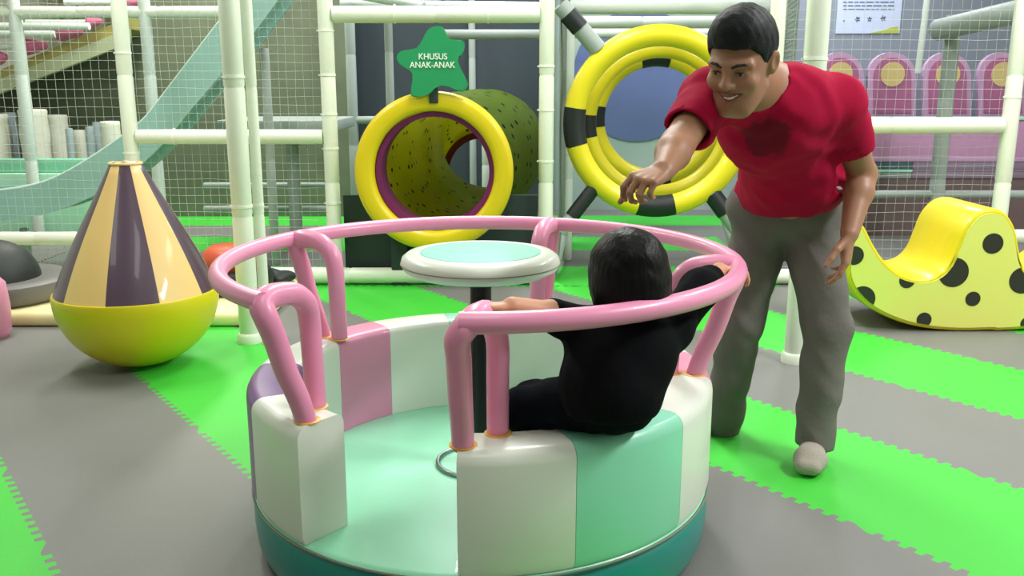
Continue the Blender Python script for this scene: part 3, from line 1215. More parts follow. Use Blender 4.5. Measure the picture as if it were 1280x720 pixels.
# passage: rails overhead, side net, posts
pas = empty('passage_structure', P(715, 330, 6.6), 'grey white frame and nets of the passage around the yellow hoops', 'frame')
pas.location.z = 0
for py, Y, r in ((9, 6.2, 0.045), (28, 7.3, 0.045), (41, 8.2, 0.045)):
    a, b = P(712, py, Y), P(985, py, Y)
    bar('roof_rail', a, b, r, 'foam_far', pas)
    for q in (a, b):
        bar('post', (q.x, Y, 0), (q.x, Y, q.z), 0.036, 'foam_far', pas)
pa, pb = P(698, 200, 5.46), P(713, 200, 6.9)
net('side_net', (pa.x, pa.y), (pb.x, pb.y), 0.05, 2.3, 'net_gray', pas, 0.028, 0.009, seed=5)
pa, pb = P(986, 200, 5.46), P(960, 200, 6.9)
net('side_net', (pa.x, pa.y), (pb.x, pb.y), 0.05, 2.3, 'net_gray', pas, 0.028, 0.009, seed=6)
strapb = [(P(706, 275, 6.0), P(690, 345, 5.5)), (P(905, 262, 6.0), P(930, 345, 5.5))]
for a, b in strapb:
    a.z = max(a.z, 0.1); b.z = 0.05
    bar('foot_rail', a, b, 0.04, 'foam_gray', pas)

# mural wall at the end of the passage
MY = 8.75
mu = box_obj('mural_board', (P(690, 0, MY).x, MY, 0), (P(1010, 0, MY).x, MY + 0.05, 2.05), 'mural_sage')
centre(mu)
tag(mu, 'sage green wall board with a big blue disc at the end of the hoops', 'board')
mc = P(797, 95, MY)
bm = bmesh.new()
add_tube(bm, [(mc.x, MY - 0.012, mc.z), (mc.x, MY - 0.001, mc.z)], 0.60, 64)
finish(bm, 'blue_disc', M['mural_blue'], mu)

# ------------------------------------------------------------------ dark screens behind the nets
SYD = 8.3
bm = bmesh.new()
tops = [(-90, 112), (0, 88), (60, 68), (142, 38), (150, 10), (160, -60), (430, -60)]
ol = [XZ(px, py, SYD) for px, py in tops]
ol = [(ol[-1][0], 0.0), (ol[0][0], 0.0)] + ol
add_prism(bm, ol, SYD, SYD + 0.05)
ds = finish(bm, 'dark_screen', M['screen_dark'], smooth=False)
centre(ds)
tag(ds, 'dark olive screen behind the white nets and the aqua slide', 'screen')
bm = bmesh.new()
x0, x1 = P(432, 100, SYD).x, P(690, 100, SYD).x
add_box(bm, ((x0 + x1) / 2, SYD + 0.3, 1.2), (x1 - x0, 0.05, 2.4))
ds2 = finish(bm, 'dark_screen', M['screen_slate'], smooth=False)
centre(ds2)
tag(ds2, 'dark slate blue screen behind the star sign and tunnel', 'screen')
pf = empty('support_structure', P(485, 200, 7.0), 'thin grey frame in the dark behind the star sign', 'frame')
pf.location.z = 0
for px, Y, r in ((438, 7.4, 0.04), (486, 6.8, 0.03), (590, 8.3, 0.03)):
    q = P(px, 60, Y)
    bar('post', (q.x, Y, 0), (q.x, Y, 2.1), r, 'foam_gray', pf)
q0, q1 = P(553, 43, 6.8), P(682, 43, 6.8)
bar('cross_pipe', q0, q1, 0.034, 'foam_gray', pf)
q0, q1 = P(425, 150, 7.4), P(505, 150, 7.4)
bar('cross_pipe', q0, q1, 0.03, 'foam_gray', pf)
q0, q1 = P(425, 5, 6.8), P(682, 8, 6.8)
bar('cross_pipe', q0, q1, 0.03, 'foam_far', pf)
bar('cross_pipe', P(425, -10, 6.7), P(530, 8, 6.4), 0.03, 'foam_far', pf)
xk = P(613, 215, 8.2)
bar('post', (xk.x - 0.03, 8.2, 0), (xk.x - 0.03, 8.2, 0.95), 0.045, 'foam_far', pf)
# grey deck platform between the net and the post
dk = empty('deck_platform', P(350, 155, 6.3), 'grey platform deck behind the net beside the slide', 'platform')
a, b = P(322, 150, 6.2), P(404, 150, 6.2)
dk.location.z = 0
bm = bmesh.new()
add_box(bm, ((a.x + b.x) / 2 - 0.1, 6.6, a.z - 0.04), (b.x - a.x + 0.35, 0.8, 0.075), bev=0.01)
finish(bm, 'deck_board', M['foam_gray'], dk)
q = P(366, 200, 6.5)
bar('leg', (q.x, 6.5, 0), (q.x, 6.5, a.z - 0.07), 0.045, 'foam_gray', dk)
bar('rail', P(255, 262, 6.9), P(410, 262, 6.9), 0.03, 'foam_gray', dk)
bar('rail', P(255, 232, 7.1), P(410, 232, 7.1), 0.025, 'foam_gray', dk)

# ------------------------------------------------------------------ slide
SLY, SLW = 5.85, 0.32
up = [(360, -90), (318, -32), (275, 25), (236, 76), (197, 127), (178, 150), (150, 172), (110, 199), (75, 219), (43, 231), (0, 238), (-60, 240), (-140, 240)]
lo = [(435, -90), (376, -20), (325, 49), (280, 104), (246, 143), (220, 176), (190, 208), (160, 233), (127, 251), (83, 270), (40, 281), (-30, 288), (-140, 290)]
slide = empty('slide', P(110, 300, SLY), 'pale aqua wave slide running down behind the net to the edge', 'slide')
slide.location.z = 0


def smooth_xz(pts): return [(v.x, v.z) for v in catmull([P(px, py, SLY) for px, py in pts], 3)]


U, L_ = smooth_xz(up), smooth_xz(lo)
L_ = [(b[0] * 0.8 + a[0] * 0.2, b[1] * 0.8 + a[1] * 0.2) for a, b in zip(U, L_)]
ribbon('side_wall', U, L_, SLY, SLY + 0.03, 'slide_aqua', slide)
ribbon('side_wall', U, L_, SLY + SLW, SLY + SLW + 0.03, 'slide_aqua', slide)
mid_ = [(a[0] * 0.35 + b[0] * 0.65, a[1] * 0.35 + b[1] * 0.65) for a, b in zip(U, L_)]
low_ = [(a[0] * 0.25 + b[0] * 0.75, a[1] * 0.25 + b[1] * 0.75) for a, b in zip(U, L_)]
ribbon('slide_bed', mid_, low_, SLY + 0.03, SLY + SLW, 'slide_aqua', slide)
bm = bmesh.new()
add_tube(bm, [(x, SLY + 0.012, z) for x, z in U], 0.010, 8)
finish(bm, 'lip', M['slide_lip'], slide)
for px in (30, 330):
    q = P(px, 285, SLY + 0.17) if px < 100 else P(px, 60, SLY + 0.17)
    bar('support_leg', (q.x, q.y, 0), (q.x, q.y, q.z), 0.03, 'foam_gray', slide)

# mint pool wall beyond the slide
PYW = 7.1
pw = empty('mint_barrier', P(40, 220, PYW), 'low mint green padded barrier behind the lower end of slide', 'barrier')
pw.location.z = 0
xa_, xb_ = P(-60, 200, PYW).x, P(135, 200, PYW).x
z1, z2 = P(0, 199, PYW).z, P(0, 216, PYW).z
box_obj('top_pad', (xa_, PYW, z2), (xb_, PYW + 0.1, z1), 'pool_mint', pw, 0.012)
box_obj('lower_pad', (xa_, PYW - 0.06, 0), (xb_, PYW + 0.08, z2), 'pool_mint_light', pw, 0.012)

# stack of upright rolls behind it
rnd = random.Random(4)
ROLLS = [(-22, 58, 142, 'roll_cream', 'cut off at the edge of the view'), (10, 18, 140, 'roll_blue', 'first beside the thin far post'), (40, 34, 136, 'roll_cream', 'tall and just right of the thin far post'),
         (69, 28, 143, 'roll_cream', 'broad, in the middle of the row'), (86, 9, 160, 'roll_blue', 'thin and low, right of the broad cream one'), (98, 16, 162, 'roll_cream', 'low, between two blue ones'),
         (112, 11, 158, 'roll_blue', 'second thin one from the slide'), (120, 10, 152, 'roll_blue', 'beside the last cream roll'), (137, 24, 151, 'roll_cream', 'last in the row, beside the slide edge')]
for i, (px, w, py, m, d) in enumerate(ROLLS):
    Y = 7.72 + 0.26 * (i % 2) + rnd.uniform(-0.02, 0.02)
    c = P(px, py, Y)
    r = w / 2 * Y / FPX * 1.02
    bm = bmesh.new()
    H_ = c.z
    pf_ = [(0, 0), (r * 0.8, 0), (r, 0.03)]
    for k in range(1, 7):
        pf_ += [(r * (0.93 + 0.07 * (k % 2)), 0.03 + (H_ - 0.09) * k / 6)]
    pf_ += [(r * 0.97, H_ - 0.02), (r * 0.9, H_ - 0.004), (0, H_)]
    add_lathe(bm, pf_, (c.x, Y, 0), 24)
    o = finish(weld(bm), 'padded_roll', M[m], ang=70)
    centre(o)
    tag(o, ('cream' if m == 'roll_cream' else 'grey blue') + ' padded roll behind the net, ' + d, 'roll', 'upright padded rolls behind the mint barrier')

# ramp with pink rollers in the back
RY_ = 7.9
ramp = empty('roller_ramp', P(80, 80, RY_), 'sloping olive and pale ramp with pink rollers high behind the net', 'ramp')
ramp.location.z = 0
def quad_prism(name, pts, y0, y1, m, parent):
    bm = bmesh.new()
    add_prism(bm, [XZ(px, py, y0) for px, py in pts], y0, y1)
    return finish(bm, name, M[m], parent, smooth=False)
quad_prism('ramp_pad', [(-60, 112), (-60, 122), (160, 36), (160, 22)], RY_ - 0.05, RY_ + 0.4, 'ramp_olive', ramp)
quad_prism('ramp_beam', [(-60, 122), (-60, 140), (160, 54), (160, 36)], RY_ - 0.08, RY_ - 0.02, 'ramp_pale', ramp)
for px, py, r, w in ((2, 73, 9, 14), (44, 59, 10, 28), (88, 41, 10, 34), (119, 28, 7, 18), (168, 3, 8, 20)):
    a = P(px - w / 2, py, RY_ - 0.14)
    b = P(px + w / 2, py - 2, RY_ - 0.14)
    k = RY_ / FPX
    bm = bmesh.new()
    add_tube(bm, [a, a.lerp(b, 0.1), a.lerp(b, 0.5), b], [r * k * 0.85, r * k, r * k * 0.8, r * k * 0.35], 18)
    ro_ = finish(bm, 'roller', M['roller_pink'], ramp)
    bm = bmesh.new()
    add_tube(bm, [a - Vector((0.5, 0, 0)), a + Vector((0.01, 0, 0))], 0.022, 10)
    finish(bm, 'axle', M['foam_far'], ro_)
q = P(-30, 135, RY_ + 0.1)
bar('support', (q.x, RY_ + 0.1, 0), (q.x, RY_ + 0.1, q.z), 0.04, 'foam_far', ramp)
q = P(150, 50, RY_ + 0.1)
bar('support', (q.x, RY_ + 0.1, 0), (q.x, RY_ + 0.1, q.z), 0.04, 'foam_far', ramp)

# pleated curtain along the far back left
bm = bmesh.new()
CYY = 9.5
xs = np.arange(-4.55, -1.8, 0.022)
top_, bot_ = [], []
for i, x in enumerate(xs):
    y = CYY + 0.022 * math.sin(i * 0.9) + 0.012 * math.sin(i * 0.37)
    top_.append(bm.verts.new((x, y, 2.9)))
    bot_.append(bm.verts.new((x, y, 0.05)))
for i in range(len(xs) - 1):
    bm.faces.new((top_[i], bot_[i], bot_[i + 1], top_[i + 1]))
bmesh.ops.solidify(bm, geom=bm.faces[:], thickness=0.004)
cu_ = finish(bm, 'curtain', M['curtain'], ang=80)
centre(cu_)
tag(cu_, 'pale khaki pleated curtain along the back behind the pink rollers', 'curtain')

# ------------------------------------------------------------------ right-hand background
WY = 8.6
wl = box_obj('gray_partition', (P(1000, 0, WY).x, WY, 0), (4.55, WY + 0.06, 2.6), 'wall_lavender')
centre(wl)
tag(wl, 'lavender grey partition wall carrying the poster', 'partition')
ps = empty('poster', P(1088, 20, WY - 0.01), 'white notice poster with small icons and lime corner on grey partition', 'poster')
def flat(name, x0, y0, x1, y1, m, parent, Y, th=0.004):
    a, b = P(x0, y0, Y), P(x1, y1, Y)
    bm = bmesh.new()
    add_box(bm, ((a.x + b.x) / 2, Y, (a.z + b.z) / 2), (abs(b.x - a.x), th, abs(b.z - a.z)))
    return finish(bm, name, M[m], parent, smooth=False)
flat('sheet', 1049, -22, 1124, 42, 'poster_paper', ps, WY - 0.006, 0.008)
rnd = random.Random(9)
bm = bmesh.new()
for k in range(7):
    y = -16 + k * 4.5
    x = 1054
    while x < 1116:
        w = rnd.uniform(4, 11)
        a, b = P(x, y, WY - 0.012), P(min(x + w, 1118), y + 1.3, WY - 0.012)
        add_box(bm, ((a.x + b.x) / 2, WY - 0.0115, (a.z + b.z) / 2), (b.x - a.x, 0.002, abs(b.z - a.z)))
        x += w + 1.6
o = finish(bm, 'printed_lines', M['poster_ink'], ps, smooth=False)
o['kind'] = 'stuff'
for px, py, r in ((1072, 24, 3.4), (1087, 24, 3.2), (1104, 23, 3.6), (1055, 26, 1.2)):
    c = P(px, py, WY - 0.0115)
    bm = bmesh.new()
    k = r * WY / FPX
    pts = [(c.x + k * (0.8 + 0.35 * math.sin(i * 2.3 + px)) * math.cos(i / 14 * 2 * math.pi), c.z + k * (0.8 + 0.35 * math.sin(i * 2.3 + px)) * math.sin(i / 14 * 2 * math.pi)) for i in range(14)]
    add_prism(bm, pts, WY - 0.0125, WY - 0.0095)
    finish(bm, 'icon', M['poster_ink'], ps, smooth=False)
bm = bmesh.new()
add_prism(bm, [XZ(px, py, WY - 0.012) for px, py in ((1086, 41.5), (1123, 41.5), (1123, 33), (1115, 34), (1104, 38))], WY - 0.0125, WY - 0.0095)
finish(bm, 'corner_wave', M['poster_lime'], ps, smooth=False)

AY = 7.7
for i, (px, lab) in enumerate(((1050, 'pink arched fence panel with yellow disc, half hidden behind red shirt'), (1115, 'pink arched fence panel with yellow disc below the poster'),
                               (1184, 'pink arched fence panel with yellow disc behind the grey post'), (1253, 'pink arched fence panel with yellow disc beside the white corner post'), (1322, 'pink arched fence panel beyond the white corner post'))):
    def arch(hw, top, bot):
        pts = [(px - hw, bot)]
        for k in range(13):
            a = math.pi - k / 12 * math.pi
            pts.append((px + hw * math.cos(a), top + hw - hw * math.sin(a)))
        pts.append((px + hw, bot))
        return [XZ(x, y, AY) for x, y in pts]
    c = P(px, 145, AY)
    t = empty('arch_fence', (c.x, AY, 0), lab, 'fence', 'arched play fence panels')
    bm = bmesh.new()
    add_prism(bm, arch(30, 65, 250), AY, AY + 0.05)
    bmesh.ops.triangulate(bm, faces=[f for f in bm.faces if len(f.verts) > 4])
    finish(bm, 'frame_panel', M['arch_lilac'], t, smooth=False)
    bm = bmesh.new()
    add_prism(bm, arch(23.5, 72, 141), AY - 0.012, AY + 0.002)
    bmesh.ops.triangulate(bm, faces=[f for f in bm.faces if len(f.verts) > 4])
    finish(bm, 'inner_panel', M['arch_magenta'], t, smooth=False)
    bm = bmesh.new()
    d = P(px, 93, AY)
    add_tube(bm, [(d.x, AY - 0.02, d.z), (d.x, AY - 0.011, d.z)], 14.5 * AY / FPX, 28)
    finish(bm, 'disc', M['arch_yellow'], t, smooth=False)

BY = 7.2
pit = empty('pit_wall', (P(1150, 200, BY).x, BY, 0), 'low striped lilac and teal play pit wall behind the net', 'barrier')
x0, x1 = P(1000, 0, BY).x, 4.5
rows = [(146, 150, 'pool_mint_light', 0.02), (150, 196, 'pit_pink', 0.0), (196, 202, 'arch_lilac', 0.01), (202, 212, 'pit_teal', 0.0), (212, 215, 'pool_mint_light', 0.012), (215, 223, 'pit_gray', 0.0), (223, 240, 'pit_brown', -0.02)]
for k, (ya, yb, m, pr_) in enumerate(rows):
    za, zb = P(1150, ya, BY).z, P(1150, yb, BY).z
    xe = P(1160, 0, BY).x if k in (3, 4, 5) else x1
    box_obj('pad_strip', (x0, BY - pr_, zb), (xe, BY + 0.08, za), m, pit, 0.004)
    if k in (3, 4, 5): box_obj('pad_strip', (xe + 0.002, BY, zb), (x1, BY + 0.08, za), 'pit_lilac', pit, 0.004)
box_obj('base_panel', (x0, BY + 0.02, 0), (x1, BY + 0.08, P(1150, 240, BY).z), 'pit_brown', pit)

# ------------------------------------------------------------------ things on the cream platform behind the pear
pl_ = box_obj('cream_platform', (-3.4, 4.40, 0), (G(318, 420).x + 0.0, 5.22, 0.075), 'cream_pad', bev=0.03, seg=4)
centre(pl_)
tag(pl_, 'long low cream padded platform on the floor behind the striped pear', 'platform')
dc = P(-2, 372, 4.74)
dm = empty('balance_dome', (dc.x, 4.74, 0.077), 'black half dome in a round grey tray on the cream platform', 'balance dome')
bm = bmesh.new()
add_lathe(bm, [(0, 0.0), (0.34, 0.0), (0.365, 0.02), (0.375, 0.07), (0.37, 0.10), (0.34, 0.115), (0.27, 0.105), (0, 0.10)], (dc.x, 4.74, 0.077), 48)
finish(weld(bm), 'tray', M['tray_gray'], dm, ang=50)
bm = bmesh.new()
prof = [(0, 0.09)] + [(0.235 * math.cos(a), 0.09 + 0.215 * math.sin(a)) for a in np.linspace(0, math.pi / 2, 12)]
add_lathe(bm, prof, (dc.x - 0.02, 4.74, 0.077), 48)
finish(weld(bm), 'dome', M['dome_black'], dm, ang=60)
# pink pad cut by the edge of the view
pk = P(-20, 368, 4.22)
bm = bmesh.new()
add_lathe(bm, [(0, 0), (0.08, 0.0), (0.1, 0.03), (0.105, 0.15), (0.095, 0.26), (0.06, 0.30), (0, 0.31)], (pk.x, 4.22, 0.0), 32)
pko = finish(weld(bm), 'pink_bollard', M['vinyl_pink'], ang=50)
centre(pko)
tag(pko, 'pink rounded pad cut off at the edge beside the black dome', 'pad')
bd = P(298, 398, 4.9)
bt = empty('balance_disc', (bd.x - 0.02, 4.92, 0.075), 'dark round balance disc with orange cushion between pear and white post', 'balance disc')
bm = bmesh.new()
add_lathe(bm, [(0, 0), (0.19, 0.0), (0.22, 0.03), (0.23, 0.08), (0.21, 0.115), (0, 0.125)], (bd.x - 0.03, 4.92, 0.076), 40)
finish(weld(bm), 'disc', M['dome_black'], bt, ang=50)
bm = bmesh.new()
add_lathe(bm, [(0, 0), (0.14, 0.0), (0.16, 0.03), (0.15, 0.09), (0.11, 0.12), (0, 0.13)], (bd.x - 0.03, 4.95, 0.195), 32)
finish(weld(bm), 'cushion', M['orange_red'], bt, ang=50)
bm = bmesh.new()
c = P(342, 366, 5.12)
b_ = Body()
b_.ell((c.x, 5.06, 0.035), (0.06, 0.10, 0.03)); b_.ell((c.x - 0.05, 5.05, 0.045), (0.05, 0.07, 0.04)); b_.ell((c.x + 0.03, 5.1, 0.03), (0.05, 0.05, 0.028))
bm.free()
cl = link('dark_cloth', b_.mesh('dark_cloth', 0.007), M['dome_black'])
centre(cl); cl.location.z = 0.075; cl.location.y = 5.1; cl.location.x += 0.05
tag(cl, 'small dark crumpled cloth on the cream platform beside the white post', 'cloth')

# ------------------------------------------------------------------ people
def skin_mat(name, rgb):
    m = mat(name, rgb, 0.5, 0.03, 160, 0.06, 18)
    b = m.node_tree.nodes['Principled BSDF']
    b.inputs['Subsurface Weight'].default_value = 0.12
    b.inputs['Subsurface Radius'].default_value = (0.012, 0.005, 0.003)
    b.inputs['Subsurface Scale'].default_value = 0.6
    return m


skin_mat('skin_man', (158, 112, 86))
skin_mat('skin_child', (206, 150, 120))
mat('lip', (150, 84, 74), 0.45)
mat('teeth', (240, 236, 226), 0.3)
mat('eye_dark', (22, 16, 14), 0.15)
mat('eye_white', (214, 208, 200), 0.25)
mat('brow', (26, 22, 20), 0.8)
mat('hair_man', (16, 18, 23), 0.62, 0.2, 170, 0.2, 30, spec=0.25)
mat('hair_child', (9, 9, 11), 0.45, 0.3, 110, 0.2, 20, stretch=(1, 1, 0.12), spec=0.15)
mat('trouser_gray', (110, 104, 102), 0.85, 0.18, 60, 0.12, 7, spec=0.2)
mat('sock_gray', (164, 156, 146), 0.9, 0.3, 220, 0.06)
mat('cloth_black', (13, 14, 18), 0.9, 0.2, 40, 0.1, spec=0.1)
mat('trouser_black', (9, 13, 22), 0.9, 0.2, 40, 0.1, spec=0.1)
mat('tag_white', (226, 220, 214), 0.6)

m = mat('shirt_red', (164, 8, 54), 0.85, 0.22, 24, 0.05, 5, spec=0.15)
mat('shirt_print', (112, 14, 34), 0.8, 0.2, 30, 0.25, 40)


def V(*a): return np.array(a, float)


def frame_from(fwd, up):
    """local axes: x = person's left, -y = forward, z = up"""
    f = Vector(fwd).normalized()
    u = Vector(up)
    u = (u - f * u.dot(f)).normalized()
    y = -f
    x = y.cross(u)
    return Matrix((x, y, u)).transposed()


class Head:
    def __init__(self, origin, fwd, up, s=1.0):
        self.o, self.m, self.s = Vector(origin), frame_from(fwd, up), s

    def p(self, x, y, z): return self.o + self.m @ (Vector((x, y, z)) * self.s)

    def rot(self, e=(0, 0, 0)): return self.m @ Euler([R(a) for a in e]).to_matrix()

    def ell(self, B, c, r, e=(0, 0, 0), k=0.02, op='u'):
        B.ell(self.p(*c), [q * self.s for q in r], self.rot(e), k * self.s, op)

    def cone(self, B, a, b, r1, r2, k=0.012, op='u'):
        B.cone(self.p(*a), self.p(*b), r1 * self.s, r2 * self.s, k * self.s, op)

    def skull(self, B, smile=True):
        E, Cn = self.ell, self.cone
        E(B, (0, 0.014, 0.036), (0.073, 0.092, 0.086), k=0.02)
        E(B, (0, -0.034, -0.03), (0.058, 0.056, 0.078), k=0.04)
        E(B, (0, -0.058, -0.09), (0.030, 0.026, 0.024), k=0.03)
        for q in (1, -1):
            Cn(B, (q * 0.052, -0.004, -0.06), (q * 0.026, -0.06, -0.098), 0.014, 0.014, 0.03)      # jaw
            E(B, (q * 0.038, -0.064, -0.026), (0.025, 0.022, 0.021), k=0.018)                  # cheek
            Cn(B, (q * 0.012, -0.086, 0.024), (q * 0.048, -0.070, 0.020), 0.009, 0.008, 0.016)   # brow ridge
        for q in (1, -1):
            E(B, (q * 0.031, -0.094, 0.004), (0.017, 0.013, 0.010), k=0.012, op='s')               # eye hollow
            E(B, (q * 0.031, -0.076, 0.004), (0.015, 0.012, 0.0115), k=0.006)                       # lids
            E(B, (q * 0.031, -0.0895, 0.0025), (0.0125, 0.006, 0.0030), k=0.002, op='s')            # slit between lids
        Cn(B, (0, -0.086, 0.014), (0, -0.106, -0.022), 0.0075, 0.0115, 0.014)
        for q in (1, -1):
            E(B, (q * 0.0125, -0.094, -0.026), (0.0085, 0.011, 0.0085), k=0.008)
            E(B, (q * 0.0075, -0.104, -0.0345), (0.0038, 0.005, 0.004), k=0.003, op='s')
        # mouth: an open smile with raised corners
        for i in range(9):
            t = (i - 4) / 4
            E(B, (t * 0.0275, -0.092 + 0.019 * t * t, -0.0585 + 0.0105 * t * t), (0.006, 0.013, 0.0082 * (1 - 0.6 * t * t)), k=0.004, op='s')
        for q in (1, -1):
            E(B, (q * 0.0765, 0.012, -0.002), (0.009, 0.019, 0.031), (0, q * 10, q * -18), k=0.010)
            E(B, (q * 0.0845, 0.008, 0.002), (0.006, 0.010, 0.017), (0, q * 10, q * -18), k=0.006, op='s')

    def hairline(self, front=0.060, side=0.010, nape=-0.055, temple=-0.05):
        o, m, s = np.array(self.o), np.array(self.m), self.s

        def f(X):
            L = (X - o) @ m / s
            y = L[:, 1]
            h = np.interp(y, [-0.10, -0.072, -0.052, -0.030, -0.022, 0.004, 0.014, 0.05, 0.09], [front + 0.004, front, front - 0.010, side + 0.006, -0.012, -0.014, 0.020, nape, nape - 0.005])
            return (h - L[:, 2]) * 0.7 * s
        return f


def local_obj(hd, name, parts, m, parent, cell=0.0025):
    B = Body()
    for q in parts: hd.ell(B, *q[0], **q[1]) if q[0] != 'c' else None
    return link(name, B.mesh(name, cell * hd.s), M[m] if isinstance(m, str) else m, parent)


def face_parts(hd, parent):
    for q in (1, -1):
        B = Body()
        hd.ell(B, (q * 0.031, -0.0795, 0.0025), (0.0118, 0.0065, 0.006), k=0.001)
        e = link('eye', B.mesh('eye', 0.002), M['eye_white'], parent)
        B = Body()
        hd.ell(B, (q * 0.031 - 0.001, -0.0838, 0.0022), (0.0056, 0.003, 0.0056), k=0.001)
        link('iris', B.mesh('iris', 0.0014), M['eye_dark'], e)
        B = Body()
        pts = [(q * 0.014, -0.0945, 0.0205), (q * 0.026, -0.0915, 0.0255), (q * 0.040, -0.0835, 0.0255), (q * 0.051, -0.0725, 0.0185)]
        for a, b, r1, r2 in zip(pts[:-1], pts[1:], (0.0032, 0.0036, 0.003), (0.0036, 0.003, 0.0016)):
            hd.cone(B, a, b, r1, r2, 0.002)
        link('eyebrow', B.mesh('eyebrow', 0.0018), M['brow'], parent)
        B = Body()
        pts = [(q * 0.0185, -0.0872, 0.0045), (q * 0.026, -0.0888, 0.0072), (q * 0.036, -0.0865, 0.0068), (q * 0.0445, -0.0795, 0.0025)]
        for a, b in zip(pts[:-1], pts[1:]):
            hd.cone(B, a, b, 0.0014, 0.0014, 0.001)
        link('eyelashes', B.mesh('eyelashes', 0.0014), M['brow'], parent)
    B = Body()
    for i in range(7):
        t = (i - 3) / 3
        hd.ell(B, (t * 0.0225, -0.0878 + 0.018 * t * t, -0.0562 + 0.0100 * t * t), (0.0062, 0.005, 0.0064 * (1 - 0.45 * t * t)), k=0.005)
    link('teeth', B.mesh('teeth', 0.0013), M['teeth'], parent)
    for nm, dz, r in (('upper_lip', 0.0074, 0.0028), ('lower_lip', -0.0098, 0.0042)):
        B = Body()
        pr = None
        for i in range(9):
            t = (i - 4) / 4
            c = (t * 0.0305, -0.0945 + 0.021 * t * t + (0.003 if dz < 0 else 0), -0.0585 + 0.0115 * t * t + dz * (1 - t * t))
            if pr: hd.cone(B, pr, c, r * (1 - 0.55 * abs(t)), r * (1 - 0.55 * abs(t)), 0.002)
            pr = c
        link(nm, B.mesh(nm, 0.0018), M['lip'], parent)


def hand(B, w, f, n, t, s=1.0, curl=(30, 35, 40, 45), tcurl=0.4, k=0.003, spread=0.09):
    """palm and five fingers; f = finger direction, n = palm side, t = thumb side"""
    w, f = Vector(w), Vector(f).normalized()
    n = Vector(n); n = (n - f * n.dot(f)).normalized()
    t = Vector(t); t = (t - f * t.dot(f) - n * t.dot(n)).normalized()
    offs = (0.030, 0.010, -0.010, -0.028)
    kn = []
    for i, o in enumerate(offs):
        a = w + (t * o * 0.45 + f * 0.004) * s
        b = w + (t * o + f * (0.088 - 0.004 * abs(i - 1) - (0.006 if i == 3 else 0)) - n * 0.002) * s
        B.cone(a, b, 0.0125 * s, 0.0100 * s, 0.012 * s)
        kn.append(b)
    B.ell(w + (f * 0.045 + n * 0.006) * s, (0.030 * s, 0.012 * s, 0.040 * s), Matrix((t, n, f)).transposed(), 0.012 * s)
    L = (0.074, 0.082, 0.077, 0.060)
    for i in range(4):
        p = kn[i]
        d0 = (f + t * (1.5 - i) * spread).normalized()
        ang = 0
        for j, (fr, cm) in enumerate(((0.45, 0.8), (0.31, 1.1), (0.24, 0.7))):
            ang += R(curl[i]) * cm
            d = d0 * math.cos(ang) + n * math.sin(ang)
            q = p + d * L[i] * fr * s
            r1 = (0.0092 - 0.0011 * j - (0.0012 if i == 3 else 0)) * s
            B.cone(p, q, r1, r1 - 0.0009 * s, k * s)
            p = q
    b = w + (f * 0.022 + t * 0.022 + n * 0.006) * s
    d = (f * 0.72 + t * (0.75 - tcurl * 0.5) + n * (0.25 + tcurl * 0.5)).normalized()
    q = b + d * 0.042 * s
    B.cone(w + (f * 0.012 + t * 0.012) * s, q, 0.0135 * s, 0.0115 * s, 0.010 * s)
    d2 = (d * 0.8 + f * 0.45 + n * tcurl * 0.5).normalized()
    q2 = q + d2 * 0.034 * s
    B.cone(q, q2, 0.0108 * s, 0.0098 * s, 0.005 * s)
    B.cone(q2, q2 + (d2 + n * tcurl * 0.3).normalized() * 0.026 * s, 0.0098 * s, 0.0072 * s, 0.005 * s)


def folds(amp, scale, seed, centre=None, rad=None):
    rnd = np.random.RandomState(seed)
    W_ = rnd.normal(size=(5, 3)) * scale
    ph = rnd.rand(5) * 6.28

    def f(X):
        d = np.zeros(len(X))
        for w, p in zip(W_, ph):
            d += np.sin(X @ w + p + 1.3 * np.sin(X @ w[::-1] * 0.6))
        return d * amp / 5
    return f


# ------------------------------------------------------------------ the man
hipL, hipR = P(1012, 272, 2.88), P(955, 272, 2.93)
kneeL, kneeR = P(1034, 410, 2.80), P(925, 405, 2.90)
ankL, ankR = P(1017, 553, 2.76), P(902, 532, 3.02)
toeL = G(1011, 584, 0.03)
toeR = ankR + Vector((-0.17, -0.03, 0)); toeR.z = 0.03
pelvis = (hipL + hipR) / 2 + Vector((0, 0, 0.05))
belly = P(990, 205, 2.76)
chest = P(972, 150, 2.60)
neckb = P(952, 103, 2.50)
shL, shR = P(1046, 126, 2.58), P(889, 120, 2.44)
elL, wrL = P(1078, 218, 2.72), P(1062, 292, 2.60)
elR, wrR = P(846, 182, 2.26), P(830, 213, 2.11)
hc_ = P(927, 77, 2.31)
hd = Head(hc_, (-0.52, -0.74, -0.36), (-0.20, -0.42, 1.0), 1.0)

man = empty('person', ((ankL.x + ankR.x) / 2, (ankL.y + ankR.y) / 2, 0), 'man in red shirt and grey trousers bending forward, smiling, beside the carousel', 'person')
B = Body()
hd.skull(B)
nk0, nk1 = hd.p(0, 0.030, -0.045), neckb + Vector((0.012, 0.02, 0.0))
B.cone(nk0, nk1, 0.052, 0.060, 0.03)
B.cone(hd.p(0, -0.035, -0.075), nk1, 0.038, 0.05, 0.03)
def torso(B, off=0.0, k=0.05):
    B.cone(shL, shR, 0.058 + off, 0.058 + off, k)
    ax = frame_from(Vector(chest - shL).cross(shR - shL), neckb - belly)
    B.ell(chest, (0.155 + off, 0.112 + off, 0.165 + off), ax, k)
    B.cone(chest, belly, 0.112 + off, 0.108 + off, k)
    B.cone(belly, pelvis, 0.108 + off, 0.105 + off, k)
torso(B)
for sh, el, wr in ((shL, elL, wrL), (shR, elR, wrR)):
    B.cone(sh, el, 0.050, 0.040, 0.025)
    B.cone(el, el.lerp(wr, 0.3), 0.039, 0.040, 0.02)
    B.cone(el.lerp(wr, 0.3), wr, 0.040, 0.026, 0.02)
